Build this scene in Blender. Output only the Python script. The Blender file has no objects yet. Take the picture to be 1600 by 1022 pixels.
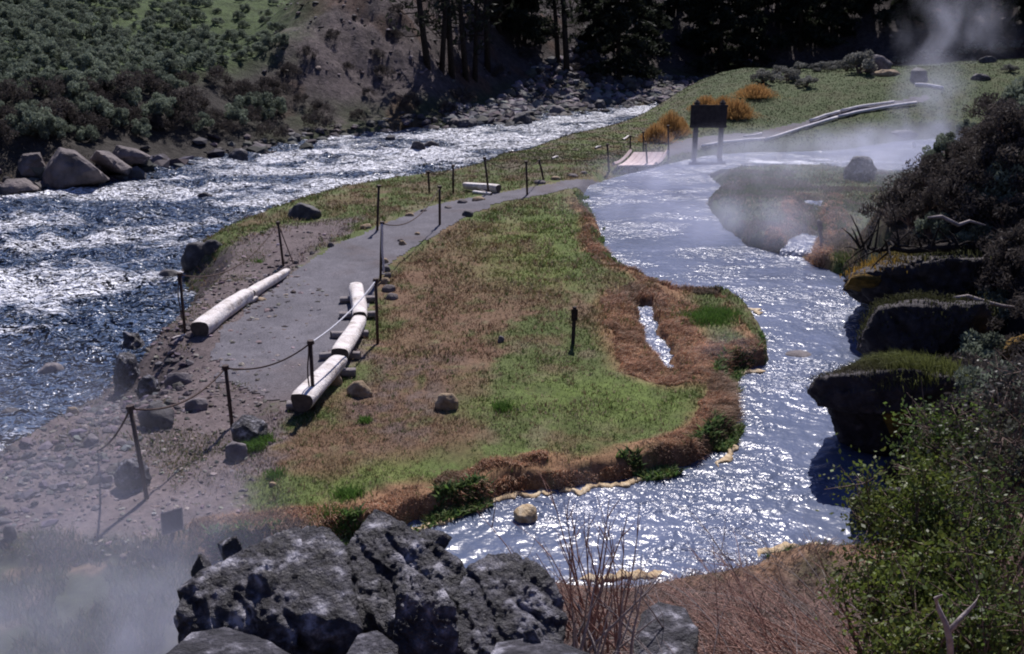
import bpy, bmesh, math, random
import numpy as np
from mathutils import Vector, Matrix
R = math.radians
SC = bpy.context.scene
COL = SC.collection
random.seed(7); RNG = np.random.default_rng(7)

# ------------------------------------------------------------------ camera, sky, sun, exposure
CAMH = 6.0; PITCH = R(17.85); FPX = 1556.0
cam_d = bpy.data.cameras.new('camera'); cam = bpy.data.objects.new('camera', cam_d); COL.objects.link(cam)
cam_d.lens = 35.0; cam_d.sensor_width = 36.0; cam_d.clip_start = 0.1; cam_d.clip_end = 1500
cam.location = (0, 0, CAMH); cam.rotation_euler = (R(90) - PITCH, 0, 0)
SC.camera = cam
SUN_EL = R(50); SUN_AZ = R(9)            # azimuth measured from +Y towards +X
w = bpy.data.worlds.new('World'); SC.world = w; w.use_nodes = True
nt = w.node_tree; bg = nt.nodes['Background']
sky = nt.nodes.new('ShaderNodeTexSky'); sky.sky_type = 'NISHITA'; sky.sun_disc = False
sky.sun_elevation = SUN_EL; sky.sun_rotation = SUN_AZ; sky.altitude = 1700
tint = nt.nodes.new('ShaderNodeMix'); tint.data_type = 'RGBA'; tint.blend_type = 'MULTIPLY'; tint.inputs[0].default_value = 1; tint.inputs[7].default_value = (.86,.88,1.32,1)
nt.links.new(sky.outputs[0], tint.inputs[6]); nt.links.new(tint.outputs[2], bg.inputs[0]); bg.inputs[1].default_value = 0.07
sun_d = bpy.data.lights.new('sun', 'SUN'); sun_d.energy = 5.0; sun_d.angle = R(0.5); sun_d.color = (1.0, 0.94, 0.93)
sun = bpy.data.objects.new('sun', sun_d); COL.objects.link(sun)
sv = Vector((math.sin(SUN_AZ)*math.cos(SUN_EL), math.cos(SUN_AZ)*math.cos(SUN_EL), math.sin(SUN_EL)))
sun.rotation_euler = sv.to_track_quat('Z', 'Y').to_euler(); sun.location = sv*60
SC.view_settings.view_transform = 'Standard'; SC.view_settings.look = 'None'
SC.view_settings.exposure = 0.15; SC.view_settings.gamma = 1.0
SC.render.engine = 'CYCLES'
SC.cycles.volume_step_rate = 2.0; SC.cycles.volume_bounces = 2; SC.cycles.max_bounces = 5
SC.cycles.transparent_max_bounces = 8
SC.cycles.pixel_filter_type = 'BLACKMAN_HARRIS'; SC.cycles.filter_width = 2.0

# ------------------------------------------------------------------ pixel (of the 1600 px photo) -> world
cp, sp = math.cos(PITCH), math.sin(PITCH)
def ray(px, py):
    u = (px-800)/FPX; v = (511-py)/FPX
    return u, cp+v*sp, -sp+v*cp
def P(px, py, z=0.0):
    u, dy, dz = ray(px, py); t = (z-CAMH)/dz
    return (u*t, dy*t, z)
def PD(px, py, Y):
    u, dy, dz = ray(px, py); t = Y/dy
    return (u*t, Y, CAMH+dz*t)
def poly(pts, z=0.0): return [P(a, b, z)[:2] for a, b in pts]

# ------------------------------------------------------------------ numpy noise
def _h(ix, iy, iz, s):
    M = np.uint64(0xffffffff)
    h = (ix.astype(np.int64).astype(np.uint64)*np.uint64(374761393) + iy.astype(np.int64).astype(np.uint64)*np.uint64(668265263)
         + iz.astype(np.int64).astype(np.uint64)*np.uint64(2246822519) + np.uint64(s*3266489917 & 0xffffffff)) & M
    h = ((h ^ (h >> np.uint64(13)))*np.uint64(1274126177)) & M
    h = ((h ^ (h >> np.uint64(15)))*np.uint64(2654435761)) & M
    h = h ^ (h >> np.uint64(16))
    return h.astype(np.float64)/4294967295.0
def vn(x, y, z=0.0, s=0):
    x = np.asarray(x, float); y = np.asarray(y, float); z = np.asarray(z, float)+np.zeros_like(x)
    ix, iy, iz = np.floor(x), np.floor(y), np.floor(z)
    fx, fy, fz = x-ix, y-iy, z-iz
    fx = fx*fx*(3-2*fx); fy = fy*fy*(3-2*fy); fz = fz*fz*(3-2*fz)
    def L(a, b, t): return a+(b-a)*t
    c = lambda i, j, k: _h(ix+i, iy+j, iz+k, s)
    return L(L(L(c(0,0,0), c(1,0,0), fx), L(c(0,1,0), c(1,1,0), fx), fy),
             L(L(c(0,0,1), c(1,0,1), fx), L(c(0,1,1), c(1,1,1), fx), fy), fz)*2-1
def vn2(x, y, s=0):
    x = np.asarray(x, float); y = np.asarray(y, float)
    ix, iy = np.floor(x), np.floor(y); fx, fy = x-ix, y-iy
    fx = fx*fx*(3-2*fx); fy = fy*fy*(3-2*fy); z = np.zeros_like(x)
    a = _h(ix, iy, z, s); b = _h(ix+1, iy, z, s); c = _h(ix, iy+1, z, s); d = _h(ix+1, iy+1, z, s)
    a = a+(b-a)*fx; c = c+(d-c)*fx
    return (a+(c-a)*fy)*2-1
def fbm(x, y, f=1.0, o=4, s=0, g=.5):
    r = 0; a = 1; t = 0
    for i in range(o):
        r = r + a*vn2(x*f+i*17.3, y*f-i*9.1, s+i); t += a; a *= g; f *= 2.03
    return r/t
def ridge(x, y, f=1.0, o=3, s=0):
    r = 0; a = 1; t = 0
    for i in range(o):
        r = r + a*(1-2*np.abs(vn2(x*f+i*7.3, y*f+i*5.1, s+i))); t += a; a *= .5; f *= 2.1
    return r/t
def fbm3(p, f=1.0, o=4, s=0, rid=False, g=.5):
    r = 0; a = 1; t = 0
    for i in range(o):
        n = vn(p[:,0]*f+i*3.1, p[:,1]*f+i*7.7, p[:,2]*f-i*4.3, s+i)
        if rid: n = 1-2*np.abs(n)
        r = r+a*n; t += a; a *= g; f *= 2.05
    return r/t
def ss(a, b, x):
    t = np.clip((x-a)/(b-a), 0, 1); return t*t*(3-2*t)
def sdpoly(x, y, pg):
    x = np.asarray(x, float); y = np.asarray(y, float)
    d = np.full(x.shape, 1e18); ins = np.zeros(x.shape, bool); n = len(pg)
    for i in range(n):
        ax, ay = pg[i]; bx, by = pg[(i+1) % n]
        ex, ey = bx-ax, by-ay; L = ex*ex+ey*ey+1e-12
        t = np.clip(((x-ax)*ex+(y-ay)*ey)/L, 0, 1)
        d = np.minimum(d, (x-ax-t*ex)**2+(y-ay-t*ey)**2)
        if ay != by:
            c = ((ay > y) != (by > y)) & (x < (bx-ax)*(y-ay)/(by-ay)+ax)
            ins ^= c
    d = np.sqrt(d); return np.where(ins, d, -d)
def dline(x, y, pl):
    d = np.full(np.shape(x), 1e18)
    for (ax, ay), (bx, by) in zip(pl[:-1], pl[1:]):
        ex, ey = bx-ax, by-ay; L = ex*ex+ey*ey+1e-12
        t = np.clip(((x-ax)*ex+(y-ay)*ey)/L, 0, 1)
        d = np.minimum(d, (x-ax-t*ex)**2+(y-ay-t*ey)**2)
    return np.sqrt(d)

# ------------------------------------------------------------------ the plan of the valley (metres)
ZR, ZS = -1.0, -0.25                    # level of the river, level of the hot stream
near_shore = poly([(0,640),(45,600),(80,575),(120,560),(165,520),(205,480),(240,435),(290,400),(350,375),(430,345),(500,325),(590,308),
                   (655,300),(700,290),(738,272),(790,262),(835,240),(950,207),(1050,180),(1110,160),(1165,145)], ZR)
far_shore = poly([(0,302),(100,292),(180,280),(260,262),(370,243),(400,238),(520,213),(640,203),(700,199),(800,195),
                  (850,182),(950,171),(1060,160),(1165,140)], ZR)
RIVER = [(-60,2),(-14,10)] + near_shore + [(24,77),(45,70),(90,58),(90,72),(45,84)] + far_shore[::-1] + [(-30,34),(-60,22)]
FAR = [(-400,22),(-60,22),(-30,34)] + far_shore + [(45,84),(90,72),(400,60),(400,500),(-400,500)]
STREAM = poly([(1800,225),(1480,218),(1420,222),(1330,236),(1240,240),(1180,240),(1120,245),(1070,256),(1030,266),(980,278),(940,292),
  (915,315),(925,335),(945,360),(942,385),(960,410),(985,430),(1030,450),(1060,462),(1110,463),(1150,465),(1185,490),(1205,525),(1218,560),
  (1212,575),(1160,583),(1148,600),(1165,625),(1168,655),(1150,690),(1125,715),(1090,735),(1050,745),(960,762),(870,772),(800,778),
  (740,800),(660,827),(590,850),(500,870),(420,880),(350,884),(338,905),(345,940),(350,1000),(360,1150),(400,1250),(420,1060),(700,960),
  (870,905),(960,915),(1010,908),(1060,898),(1120,890),(1190,874),(1250,864),(1310,864),(1395,852),(1450,835),(1420,760),(1440,720),
  (1440,650),(1420,560),(1400,500),(1375,478),(1335,445),(1300,430),(1240,405),(1160,385),(1120,352),(1098,320),(1110,295),(1085,272),
  (1110,262),(1200,258),(1300,258),(1370,270),(1440,250),(1500,243),(1800,250)], ZS)
PATH = poly([(318,545),(345,515),(452,430),(520,388),(600,350),(680,321),(760,304),(860,286),(955,269),(1005,258),(1035,262),(1000,273),(930,290),(850,303),
  (768,324),(715,345),(650,385),(612,410),(590,440),(570,490),(530,560),(500,600),(450,640),(400,600),(345,585)])
PATH2PX = ([(1035,246),(1040,238),(1050,222),(1095,214),(1190,206),(1262,188),(1308,173),(1398,157),(1450,148),(1452,157),(1432,161),(1302,186),(1198,218),(1100,229),(1060,240)])
PATH2 = [(0,-50),(1,-50),(0,-49)]
RBANK = [(30,-8),(5.5,-8),(4.2,2),(3.7,6),(3.9,8.8),(4.75,10.8),(5.4,12.0),(6.9,12.9),(8.3,14.6),(9.1,17.2),(9.0,19.2),(7.5,20.2),(8.0,21.8),(8.6,25),(10.6,28.5),(12.0,32.5),(20,36),(60,36),(60,-8)]
BROOK1 = poly([(1005,478),(1012,500),(1020,530),(1035,555),(1052,580)], -.15)
BROOK2 = poly([(1272,318),(1268,345),(1283,366),(1248,384),(1246,402)], -.15)
DIRT = poly([(-300,700),(100,560),(250,430),(350,380),(450,350),(560,335),(560,352),(470,415),(520,470),(560,560),(470,600),(455,660),(430,690),(400,740),(380,830),(300,880),(0,860),(-300,900)])
RED = poly([(630,395),(700,350),(830,350),(880,400),(890,470),(800,520),(760,600),(740,700),(600,740),(480,760),(400,740),(430,690),(500,650),(600,560),(590,450)])
REDC = poly([(590,560),(700,540),(740,640),(640,700),(540,700),(520,640)])

GUL = P(205, 590, -.2)
def _near_bank(x, y):
    b = np.interp(y, [-8,0,1.6,3,5,7.5,9.3,10.4,11.2,13], [5.2,4.4,4.1,3.1,1.75,.55,-.05,-.45,-1.2,-3])
    b = b - 1.5*np.maximum(0, -2.1-x+.25*vn2(y*1.3, x*.7, 5))*ss(2, 5, y) - .6*np.maximum(0, -4-x)
    return b
def hgt(x, y):
    x = np.asarray(x, float); y = np.asarray(y, float)
    yy = np.maximum(y, 1.0); q = x/yy
    n1 = fbm(x, y, .35, 3, 11); n2 = fbm(x, y, 1.7, 3, 12); n3 = fbm(x, y, 6.0, 2, 13)
    base = .09*n1+.045*n2+.018*n3
    base = base + (2.2*ss(47, 63, y)+.9*ss(.3,.6,q)*ss(50,64,y))*ss(.09, .24, q) - 4.2*ss(66, 77, y)*ss(.05, .2, q)
    base = base + .25*np.exp(-(((x-9.5)/2.2)**2+((y-29)/4)**2))          # green slope under the right hill
    # hill on the right
    s = sdpoly(x, y, RBANK) + .35*n1 + .12*n2
    cl = ss(10.2, 11.8, y)*(1-ss(23, 26, y))
    hb = (.95*cl)*ss(0, .35, s) + (3.4+.9*ss(22,29,y))*(1-np.exp(-np.maximum(0, s-.15)*.27)) + .10*np.maximum(0,s-3) + 1.0*ss(18.8,20.6,y)*(1-ss(24,28,y))*(1-np.exp(-np.maximum(0,s-.3)*.9))
    base = base + np.where(s > -1, hb*(1+.10*n1)+.10*ss(0,1,s)*n2, 0)
    nb = _near_bank(x, y)+.12*n2+.05*n3
    base = np.where(y < 13, np.maximum(base*ss(8.0,10.5,y)+np.minimum(base,5)*(1-ss(8,10.5,y))*(x>3)+(-2)*(1-ss(8,10.5,y))*(x<=3), nb), base)
    base = np.where((y < 12) & (x < 3), np.maximum(base, -.14+.07*n2+.03*n3), base)
    gx, gy, _ = GUL; base = base - .6*np.exp(-(((x-gx)/.75)**2+((y-gy)/1.3)**2))
    # far side
    sf = sdpoly(x, y, FAR) + .5*n1
    wr = ss(-.30, -.16, q-.0032*np.clip(sf-8,0,60))
    Lp = np.interp(sf, [0,1.5,3,5.5,8,45,120,400], [-1.1,-.7,.1,1.6,2.6,7.2,26,60])
    beach = 5.0*ss(-.12,.02,q)
    Rp = np.interp(sf-beach, [-6,0,2,5,9,60,120,400], [-1.1,-.75,-.3,1.2,4.2,37,60,90])
    ff = Lp*(1-wr)+Rp*wr
    rough = ss(2, 9, sf-beach*wr)
    ff = ff + rough*(wr*(1.1*ridge(x, y, .13, 3, 21)+.45*fbm(x, y, .6, 3, 22)+.15*n3) + (1-wr)*(.35*n1+.1*n2)) + .06*n2
    # river cut
    sr = sdpoly(x, y, RIVER) + .35*n1*ss(10,25,y) + .16*n2
    left = ss(-6.2, -8.0, x)*(1-ss(27, 34, y))
    bw = 1.6 + 4.2*left*(1-ss(22,27,y)) + 1.0*ss(45,60,y)
    land = -1.25+(base+1.25)*ss(0, 1, -sr/bw)
    land = land + (.10*n2+.06*n3)*left
    h = np.where(sf > 0, np.maximum(ff, -1.1), land)
    h = np.where(sr > 0, np.minimum(h, -1.15-.5*ss(0, 2, sr)), h)
    # stream cut
    st = sdpoly(x, y, STREAM) + .10*n2 + .04*n3 + .10*n1
    edge = np.exp(-((st+.55)/.40)**2)*(1-ss(28, 40, y))
    h = h + np.where((x < 8) & (y < 29), edge*(.03+.12*np.maximum(0, fbm(x, y, 2.3, 3, 31))), 0)
    h = h + np.where((y > 29)&(y<45), edge*(.05+.12*n2), 0)
    sw = .32+1.6*ss(32,42,y); h = np.where(st > -sw, -.65+(h+.65)*ss(.02, 1, -st/sw), h)
    # small side brooks
    b1 = dline(x, y, BROOK1); h = h - .26*(1-ss(.09, .28, b1+.10*n2))*(st < 0)
    b2 = dline(x, y, BROOK2); h = h - .28*(1-ss(.22, .55, b2+.10*n2))*(st < 0)
    return h
def hz(x, y): return float(hgt(np.array([x]), np.array([y]))[0])
_T = np.exp(np.linspace(math.log(3.0), math.log(170.0), 1100))
def PGs(pix, off=0.0):
    out = []
    for k in range(0, len(pix), 40):
        c = np.array(pix[k:k+40], float)
        u = (c[:,0]-800)/FPX; v = (511-c[:,1])/FPX
        X = u[:,None]*_T; Y = (cp+v*sp)[:,None]*_T; Z = CAMH+(-sp+v*cp)[:,None]*_T
        H = hgt(X, Y)+off; hit = Z < H
        idx = np.where(hit.any(1), hit.argmax(1), len(_T)-1)
        for i, j in enumerate(idx):
            j0 = max(j-1, 0); a = Z[i,j0]-H[i,j0]; b = Z[i,j]-H[i,j]
            t = a/(a-b) if a > 0 > b else 1
            out.append((float(X[i,j0]+(X[i,j]-X[i,j0])*t), float(Y[i,j0]+(Y[i,j]-Y[i,j0])*t), float(H[i,j0]+(H[i,j]-H[i,j0])*t)))
    return out
def PG(px, py, off=0.0): return PGs([(px, py)], off)[0]
PATH2 = [g[:2] for g in PGs(PATH2PX)]

# ------------------------------------------------------------------ colours of the ground (albedo)
def C(*a): return np.array(a, float)
c_dirt = C(.122,.098,.098); c_grav = C(.105,.10,.112); c_green = C(.085,.108,.035); c_lgreen = C(.105,.145,.036); c_red = C(.15,.086,.056)
c_rust = C(.24,.135,.078); c_straw = C(.33,.26,.18); c_sage = C(.065,.095,.035); c_scree = C(.105,.085,.085); c_hill = C(.035,.03,.03)
c_crust = C(.50,.36,.20); c_wet = C(.10,.085,.085)
SMALLG = [(820,380,1.6,2.6),(880,350,1.2,3),(850,430,1.2,1.4),(900,620,1.3,1.0),(1020,640,1.1,.8),(840,730,1.2,.6),(660,735,.9,.4),(1110,495,.5,.5),(980,610,.8,.5),(540,755,.8,.3),(480,790,.5,.3),(770,640,.6,.4)]
SMALLG = [(*P(a,b)[:2], rx, ry) for a, b, rx, ry in SMALLG]
def mix(a, b, t): return a*(1-t[:,None])+b*t[:,None]
def tcol(x, y, h):
    n1 = fbm(x, y, .5, 3, 41); n2 = fbm(x, y, 2.1, 4, 42); n3 = fbm(x, y, 9, 2, 43); n4 = fbm(x, y, 4, 3, 44)
    c = np.tile(c_green, (len(x), 1))*(1+.25*n1)[:,None]
    c = mix(c, c_straw*.62, .6*ss(-.05, .5, n2))
    c = mix(c, c_red*.9, .6*ss(.0, .45, fbm(x, y, 1.3, 4, 45)))
    sred = sdpoly(x, y, RED)+.7*n2+.5*n1
    c = mix(c, c_red, .85*ss(-.3, .5, sred)*ss(-.7, .1, n4+.2))
    c = mix(c, c_dirt*.9, .6*ss(-.2,.6, sdpoly(x,y,REDC)+.5*n2)*ss(-.2,.5,n4+.2))
    g = 0
    for (gx, gy, rx, ry) in SMALLG: g = g + np.exp(-((x-gx)/rx)**2-((y-gy)/ry)**2)
    c = mix(c, c_lgreen*(1+.2*n3)[:,None], np.clip(.62*g+.75*g*n2+.5*g*n4, 0, .8))
    sd = sdpoly(x, y, DIRT)+.5*n2+.2*n3
    c = mix(c, c_dirt*(1+.28*n2+.15*n3)[:,None], ss(-.25, .25, sd))
    # shore strip by the river and beyond the path
    sr = sdpoly(x, y, RIVER)
    far_m = ss(33, 40, y)*(-sr < 6)
    c = mix(c, c_dirt*C(.8,.85,.75), .5*far_m*ss(-.3,.4,n2+.3*n1))
    lo = (1-ss(26,31,y))*(x < -3)*(1-ss(-.55,-.15,h))
    c = mix(c, c_dirt*.62*(1+.4*n2+.3*n3)[:,None], lo)
    c = mix(c, c_wet, (1-ss(-1.05, -.88, h))*(x<20)*(y<90)*.9)
    # rust turf along the stream
    st = sdpoly(x, y, STREAM)+.25*n2
    rw = ss(-.85,-.5,st)*(1-ss(30,34,y))*(x < 4.6)*(x > -4.5)
    c = mix(c, c_rust*(1+.35*n4+.2*n3)[:,None], .9*rw*ss(-.5, 0, n1+n2+.35))
    for bl in (BROOK1, BROOK2):
        b = dline(x, y, bl)+.15*n2
        c = mix(c, c_rust*1.15*(1+.3*n4)[:,None], .85*(1-ss(.75, 1.3, b)))
    c = mix(c, c_green*.8, .55*ss(.25,.5,n4)*ss(-.5,-.2,st)*(y<36))
    c = mix(c, c_crust*(1+.25*n3)[:,None]*.35, ss(-.22,-.08,st)*(h > -.5)*(y<24))
    # right side meadow
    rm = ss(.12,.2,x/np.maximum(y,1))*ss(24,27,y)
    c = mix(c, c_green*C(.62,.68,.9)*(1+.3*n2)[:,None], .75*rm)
    # right hill
    s = sdpoly(x, y, RBANK)
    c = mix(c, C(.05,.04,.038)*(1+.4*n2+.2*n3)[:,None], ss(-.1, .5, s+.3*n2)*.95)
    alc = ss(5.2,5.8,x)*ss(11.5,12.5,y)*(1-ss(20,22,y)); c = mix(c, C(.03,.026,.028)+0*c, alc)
    # near bank
    wl = (1-ss(10.0, 10.9, y))*(x < -2.2); c = mix(c, mix(np.tile(C(.05,.058,.035),(len(x),1)), C(.17,.12,.08), ss(.1,.5,n2+.3*n4)), wl*.9)
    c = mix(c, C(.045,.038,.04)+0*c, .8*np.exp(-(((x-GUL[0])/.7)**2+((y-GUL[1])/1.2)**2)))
    nb = (1-ss(9.2, 10.6, y))*(x > -2.6)*(x<6)
    c = mix(c, C(.15,.095,.085)*(1+.4*n3+.3*n4)[:,None], nb*.9)
    # far bank
    q = x/np.maximum(y, 1)
    sf = sdpoly(x, y, FAR)+.8*n1
    wr = ss(-.27, -.17, q-.0032*np.clip(sf-8,0,60)+.03*n1+.02*n2)
    fl = np.tile(c_sage, (len(x), 1))*(1+.35*n1+.15*n2)[:,None]
    fl = mix(fl, C(.05,.045,.04)+0*fl, 1-ss(5.5, 8.5, sf))
    beach = 5.0*ss(-.12,.02,q)
    fr = np.tile(c_scree, (len(x), 1))*(1+.35*fbm(x,y,.25,3,47)+.3*n3+.2*n2)[:,None]
    fr = mix(fr, c_hill*(1+.3*n2)[:,None], ss(-.12,.05,q)*.7)
    fr = mix(fr, C(.05,.06,.03)+0*fr, (1-ss(2,4.5,sf-beach))*ss(-.4,.3,n1+.2))
    fr = mix(fr, C(.10,.055,.035)+0*fr, .6*ss(.25,.5,fbm(x,y,.3,3,49)))
    f = mix(fl, fr, wr)
    c = np.where((sf > 0)[:,None], f, c)
    return np.clip(c, .012, .8)

# ------------------------------------------------------------------ mesh helpers
def tag(o, label=None, cat=None, group=None, kind=None):
    if label: o['label'] = label
    if cat: o['category'] = cat
    if group: o['group'] = group
    if kind: o['kind'] = kind
    return o
def np_mesh(name, V, F, smooth=False, col=None, colname='Col'):
    V = np.asarray(V, np.float32); F = np.asarray(F, np.int32); k = F.shape[1]
    me = bpy.data.meshes.new(name)
    me.vertices.add(len(V)); me.vertices.foreach_set('co', V.ravel())
    me.loops.add(F.size); me.loops.foreach_set('vertex_index', F.ravel())
    me.polygons.add(len(F)); me.polygons.foreach_set('loop_start', np.arange(len(F), dtype=np.int32)*k)
    try: me.polygons.foreach_set('loop_total', np.full(len(F), k, np.int32))
    except Exception: pass
    me.polygons.foreach_set('use_smooth', np.full(len(F), smooth, bool))
    if col is not None:
        a = me.color_attributes.new(colname, 'FLOAT_COLOR', 'POINT')
        cc = np.ones((len(V), 4), np.float32); cc[:,:3] = col; a.data.foreach_set('color', cc.ravel())
    me.update(calc_edges=True); me.validate()
    return me
def link(name, me, m=None, parent=None, loc=None):
    o = bpy.data.objects.new(name, me); COL.objects.link(o)
    if m is not None and me is not None and not me.materials: me.materials.append(m)
    if parent: o.parent = parent
    if loc is not None: o.location = loc
    return o
def empty(name, loc):
    o = bpy.data.objects.new(name, None); COL.objects.link(o); o.location = loc; o.empty_display_size = .2
    return o
class MB:
    """collects quads / tris of tubes, boxes and leaves for one mesh"""
    def __init__(s): s.v = []; s.f = []; s.n = 0
    def add(s, V, F):
        V = np.asarray(V, float); s.v.append(V)
        for f in F: s.f.append([i+s.n for i in f])
        s.n += len(V)
    def tube(s, pts, rad, n=6, cap=True):
        pts = [Vector(p) for p in pts]; V = []; F = []
        if not hasattr(rad, '__len__'): rad = [rad]*len(pts)
        up = Vector((0.13,0.21,1)).normalized(); 
        for i, p in enumerate(pts):
            d = (pts[min(i+1, len(pts)-1)]-pts[max(i-1, 0)])
            if d.length < 1e-9: d = Vector((0,0,1))
            d.normalize(); ref = up if abs(d.dot(up)) < .93 else Vector((1,0,.1))
            a = d.cross(ref).normalized(); b = d.cross(a)
            for k in range(n):
                t = 2*math.pi*k/n; V.append(tuple(p+(a*math.cos(t)+b*math.sin(t))*rad[i]))
        for i in range(len(pts)-1):
            for k in range(n):
                F.append([i*n+k, i*n+(k+1) % n, (i+1)*n+(k+1) % n, (i+1)*n+k])
        if cap:
            F.append(list(range(n))[::-1]); F.append([(len(pts)-1)*n+k for k in range(n)])
        s.add(V, F)
    def box(s, c, ax, ay, az):
        """centre, three half-axis vectors"""
        c = Vector(c); ax, ay, az = Vector(ax), Vector(ay), Vector(az); V = []
        for k in (-1,1):
            for j in (-1,1):
                for i in (-1,1): V.append(tuple(c+ax*i+ay*j+az*k))
        s.add(V, [[0,2,3,1],[4,5,7,6],[0,1,5,4],[2,6,7,3],[0,4,6,2],[1,3,7,5]])
    def mesh(s, name, smooth=False):
        me = bpy.data.meshes.new(name); V = np.vstack(s.v); me.from_pydata([tuple(v) for v in V], [], s.f)
        me.update(); 
        if smooth: me.polygons.foreach_set('use_smooth', np.full(len(me.polygons), True))
        return me
    def build(s, name, m, parent=None, smooth=False, bevel=0, loc=None):
        me = s.mesh(name, smooth)
        if loc is not None:
            me.transform(Matrix.Translation(-Vector(loc)))
        o = link(name, me, m, parent)
        if loc is not None and parent is None: o.location = loc
        if bevel:
            b = o.modifiers.new('bevel', 'BEVEL'); b.width = bevel; b.segments = 2; b.limit_method = 'ANGLE'
        return o

# ------------------------------------------------------------------ materials
def new_mat(name):
    m = bpy.data.materials.new(name); m.use_nodes = True; nt = m.node_tree
    b = nt.nodes['Principled BSDF']; return m, nt, b
def N(nt, t, **k):
    n = nt.nodes.new(t)
    for a, b in k.items(): setattr(n, a, b)
    return n
def noise(nt, scale, detail=4, rough=.55, coord='Object', dist=0.0):
    tc = N(nt, 'ShaderNodeTexCoord'); n = N(nt, 'ShaderNodeTexNoise')
    n.inputs['Scale'].default_value = scale; n.inputs['Detail'].default_value = detail; n.inputs['Roughness'].default_value = rough
    n.inputs['Distortion'].default_value = dist
    nt.links.new(tc.outputs[coord], n.inputs['Vector']); return n
def ramp(nt, src, stops):
    r = N(nt, 'ShaderNodeValToRGB'); e = r.color_ramp.elements
    while len(e) < len(stops): e.new(.5)
    for i, (p, c) in enumerate(stops):
        e[i].position = p; e[i].color = (*c, 1) if len(c) == 3 else c
    nt.links.new(src, r.inputs[0]); return r
def bump(nt, b, src, strength=.5, dist=.02, prev=None):
    n = N(nt, 'ShaderNodeBump'); n.inputs['Strength'].default_value = strength; n.inputs['Distance'].default_value = dist
    nt.links.new(src, n.inputs['Height'])
    if prev: nt.links.new(prev.outputs[0], n.inputs['Normal'])
    nt.links.new(n.outputs[0], b.inputs['Normal']); return n
def mat(name, stops, scale=8, rough=.85, bscale=None, bstr=.5, bdist=.02, spec=.3, detail=6, coord='Object', metal=0):
    m, nt, b = new_mat(name); n = noise(nt, scale, detail, .6, coord)
    if len(stops) == 2 and not isinstance(stops[0][1], tuple): stops = [(.3, stops[0]), (.7, stops[1])]
    r = ramp(nt, n.outputs['Fac'], stops); nt.links.new(r.outputs[0], b.inputs['Base Color'])
    b.inputs['Roughness'].default_value = rough; b.inputs['Specular IOR Level'].default_value = spec; b.inputs['Metallic'].default_value = metal
    n2 = noise(nt, bscale or scale*3, 6, .65, coord); bump(nt, b, n2.outputs['Fac'], bstr, bdist)
    return m
def vcol_mat(name, bs=(3., 25.), bstr=.8, bdist=.05, rough=.9, var=(.55, 1.5), nscale=14, spec=.15):
    m, nt, b = new_mat(name)
    a = N(nt, 'ShaderNodeVertexColor'); a.layer_name = 'Col'
    n = noise(nt, nscale, 8, .7); r = ramp(nt, n.outputs['Fac'], [(.3, (var[0],)*3), (.7, (var[1],)*3)])
    mx = N(nt, 'ShaderNodeMix', data_type='RGBA', blend_type='MULTIPLY'); mx.inputs[0].default_value = 1
    nt.links.new(a.outputs['Color'], mx.inputs[6]); nt.links.new(r.outputs[0], mx.inputs[7])
    nt.links.new(mx.outputs[2], b.inputs['Base Color'])
    b.inputs['Roughness'].default_value = rough; b.inputs['Specular IOR Level'].default_value = spec
    prev = None
    for s, st in zip(bs, (bstr, bstr*.8)):
        nn = noise(nt, s, 7, .7); prev = bump(nt, b, nn.outputs['Fac'], st, bdist*(3/s if s > 3 else 1), prev)
    return m
def leaf_mat(name, use_v=True, color=(.1,.13,.06), trans=.35, rough=.7, var=.5, nscale=3, spec=.2):
    m, nt, b = new_mat(name); out = nt.nodes['Material Output']
    if use_v:
        a = N(nt, 'ShaderNodeVertexColor'); a.layer_name = 'Col'; src = a.outputs['Color']
    else:
        n = noise(nt, nscale, 3); r = ramp(nt, n.outputs['Fac'], [(.3, tuple(c*(1-var) for c in color)), (.7, tuple(min(1, c*(1+var)) for c in color))]); src = r.outputs[0]
    nt.links.new(src, b.inputs['Base Color']); b.inputs['Roughness'].default_value = rough; b.inputs['Specular IOR Level'].default_value = spec
    t = N(nt, 'ShaderNodeBsdfTranslucent'); nt.links.new(src, t.inputs['Color'])
    mx = N(nt, 'ShaderNodeMixShader'); mx.inputs[0].default_value = trans
    nt.links.new(b.outputs[0], mx.inputs[1]); nt.links.new(t.outputs[0], mx.inputs[2]); nt.links.new(mx.outputs[0], out.inputs[0])
    return m
M = {}
M['ground'] = vcol_mat('ground', (6., 40.), .9, .05)
M['hill'] = vcol_mat('hillside', (.9, 5.), 1.0, .35, nscale=2.6, var=(.5,1.6))
M['path'] = vcol_mat('path_gravel', (12., 50.), .9, .03, nscale=34, var=(.5,1.7))
M['blade'] = leaf_mat('grass_blades', True, trans=.35)
M['sageleaf'] = leaf_mat('sage_leaves', True, trans=.35)
M['bushleaf'] = leaf_mat('bush_leaves', True, trans=.4, spec=.4, rough=.5)
M['twig'] = mat('twig_bark', ((.10,.065,.05),(.24,.17,.14)), 20, .8)
M['redtwig'] = mat('red_willow_bark', ((.17,.08,.065),(.42,.24,.18)), 14, .5, spec=.4)
M['greytwig'] = mat('dead_grey_twigs', ((.17,.14,.135),(.42,.37,.35)), 14, .8)
M['bark'] = mat('dark_bark', ((.018,.014,.012),(.05,.04,.035)), 6, .95, 12, .9, .1)
M['rockdark'] = mat('dark_pitted_rock', [(.38,(.015,.014,.018)),(.50,(.048,.045,.056)),(.58,(.16,.155,.18)),(.67,(.50,.49,.55))], 6.5, .55, 14, 1.0, .11, spec=.5, detail=14)  # pale stops paint sun-caught crests into the dark rock colour
M['rockgrey'] = mat('grey_rock', [(.3,(.09,.08,.085)),(.5,(.17,.15,.155)),(.75,(.30,.27,.27))], 4, .85, 9, .8, .05, detail=10)
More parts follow.
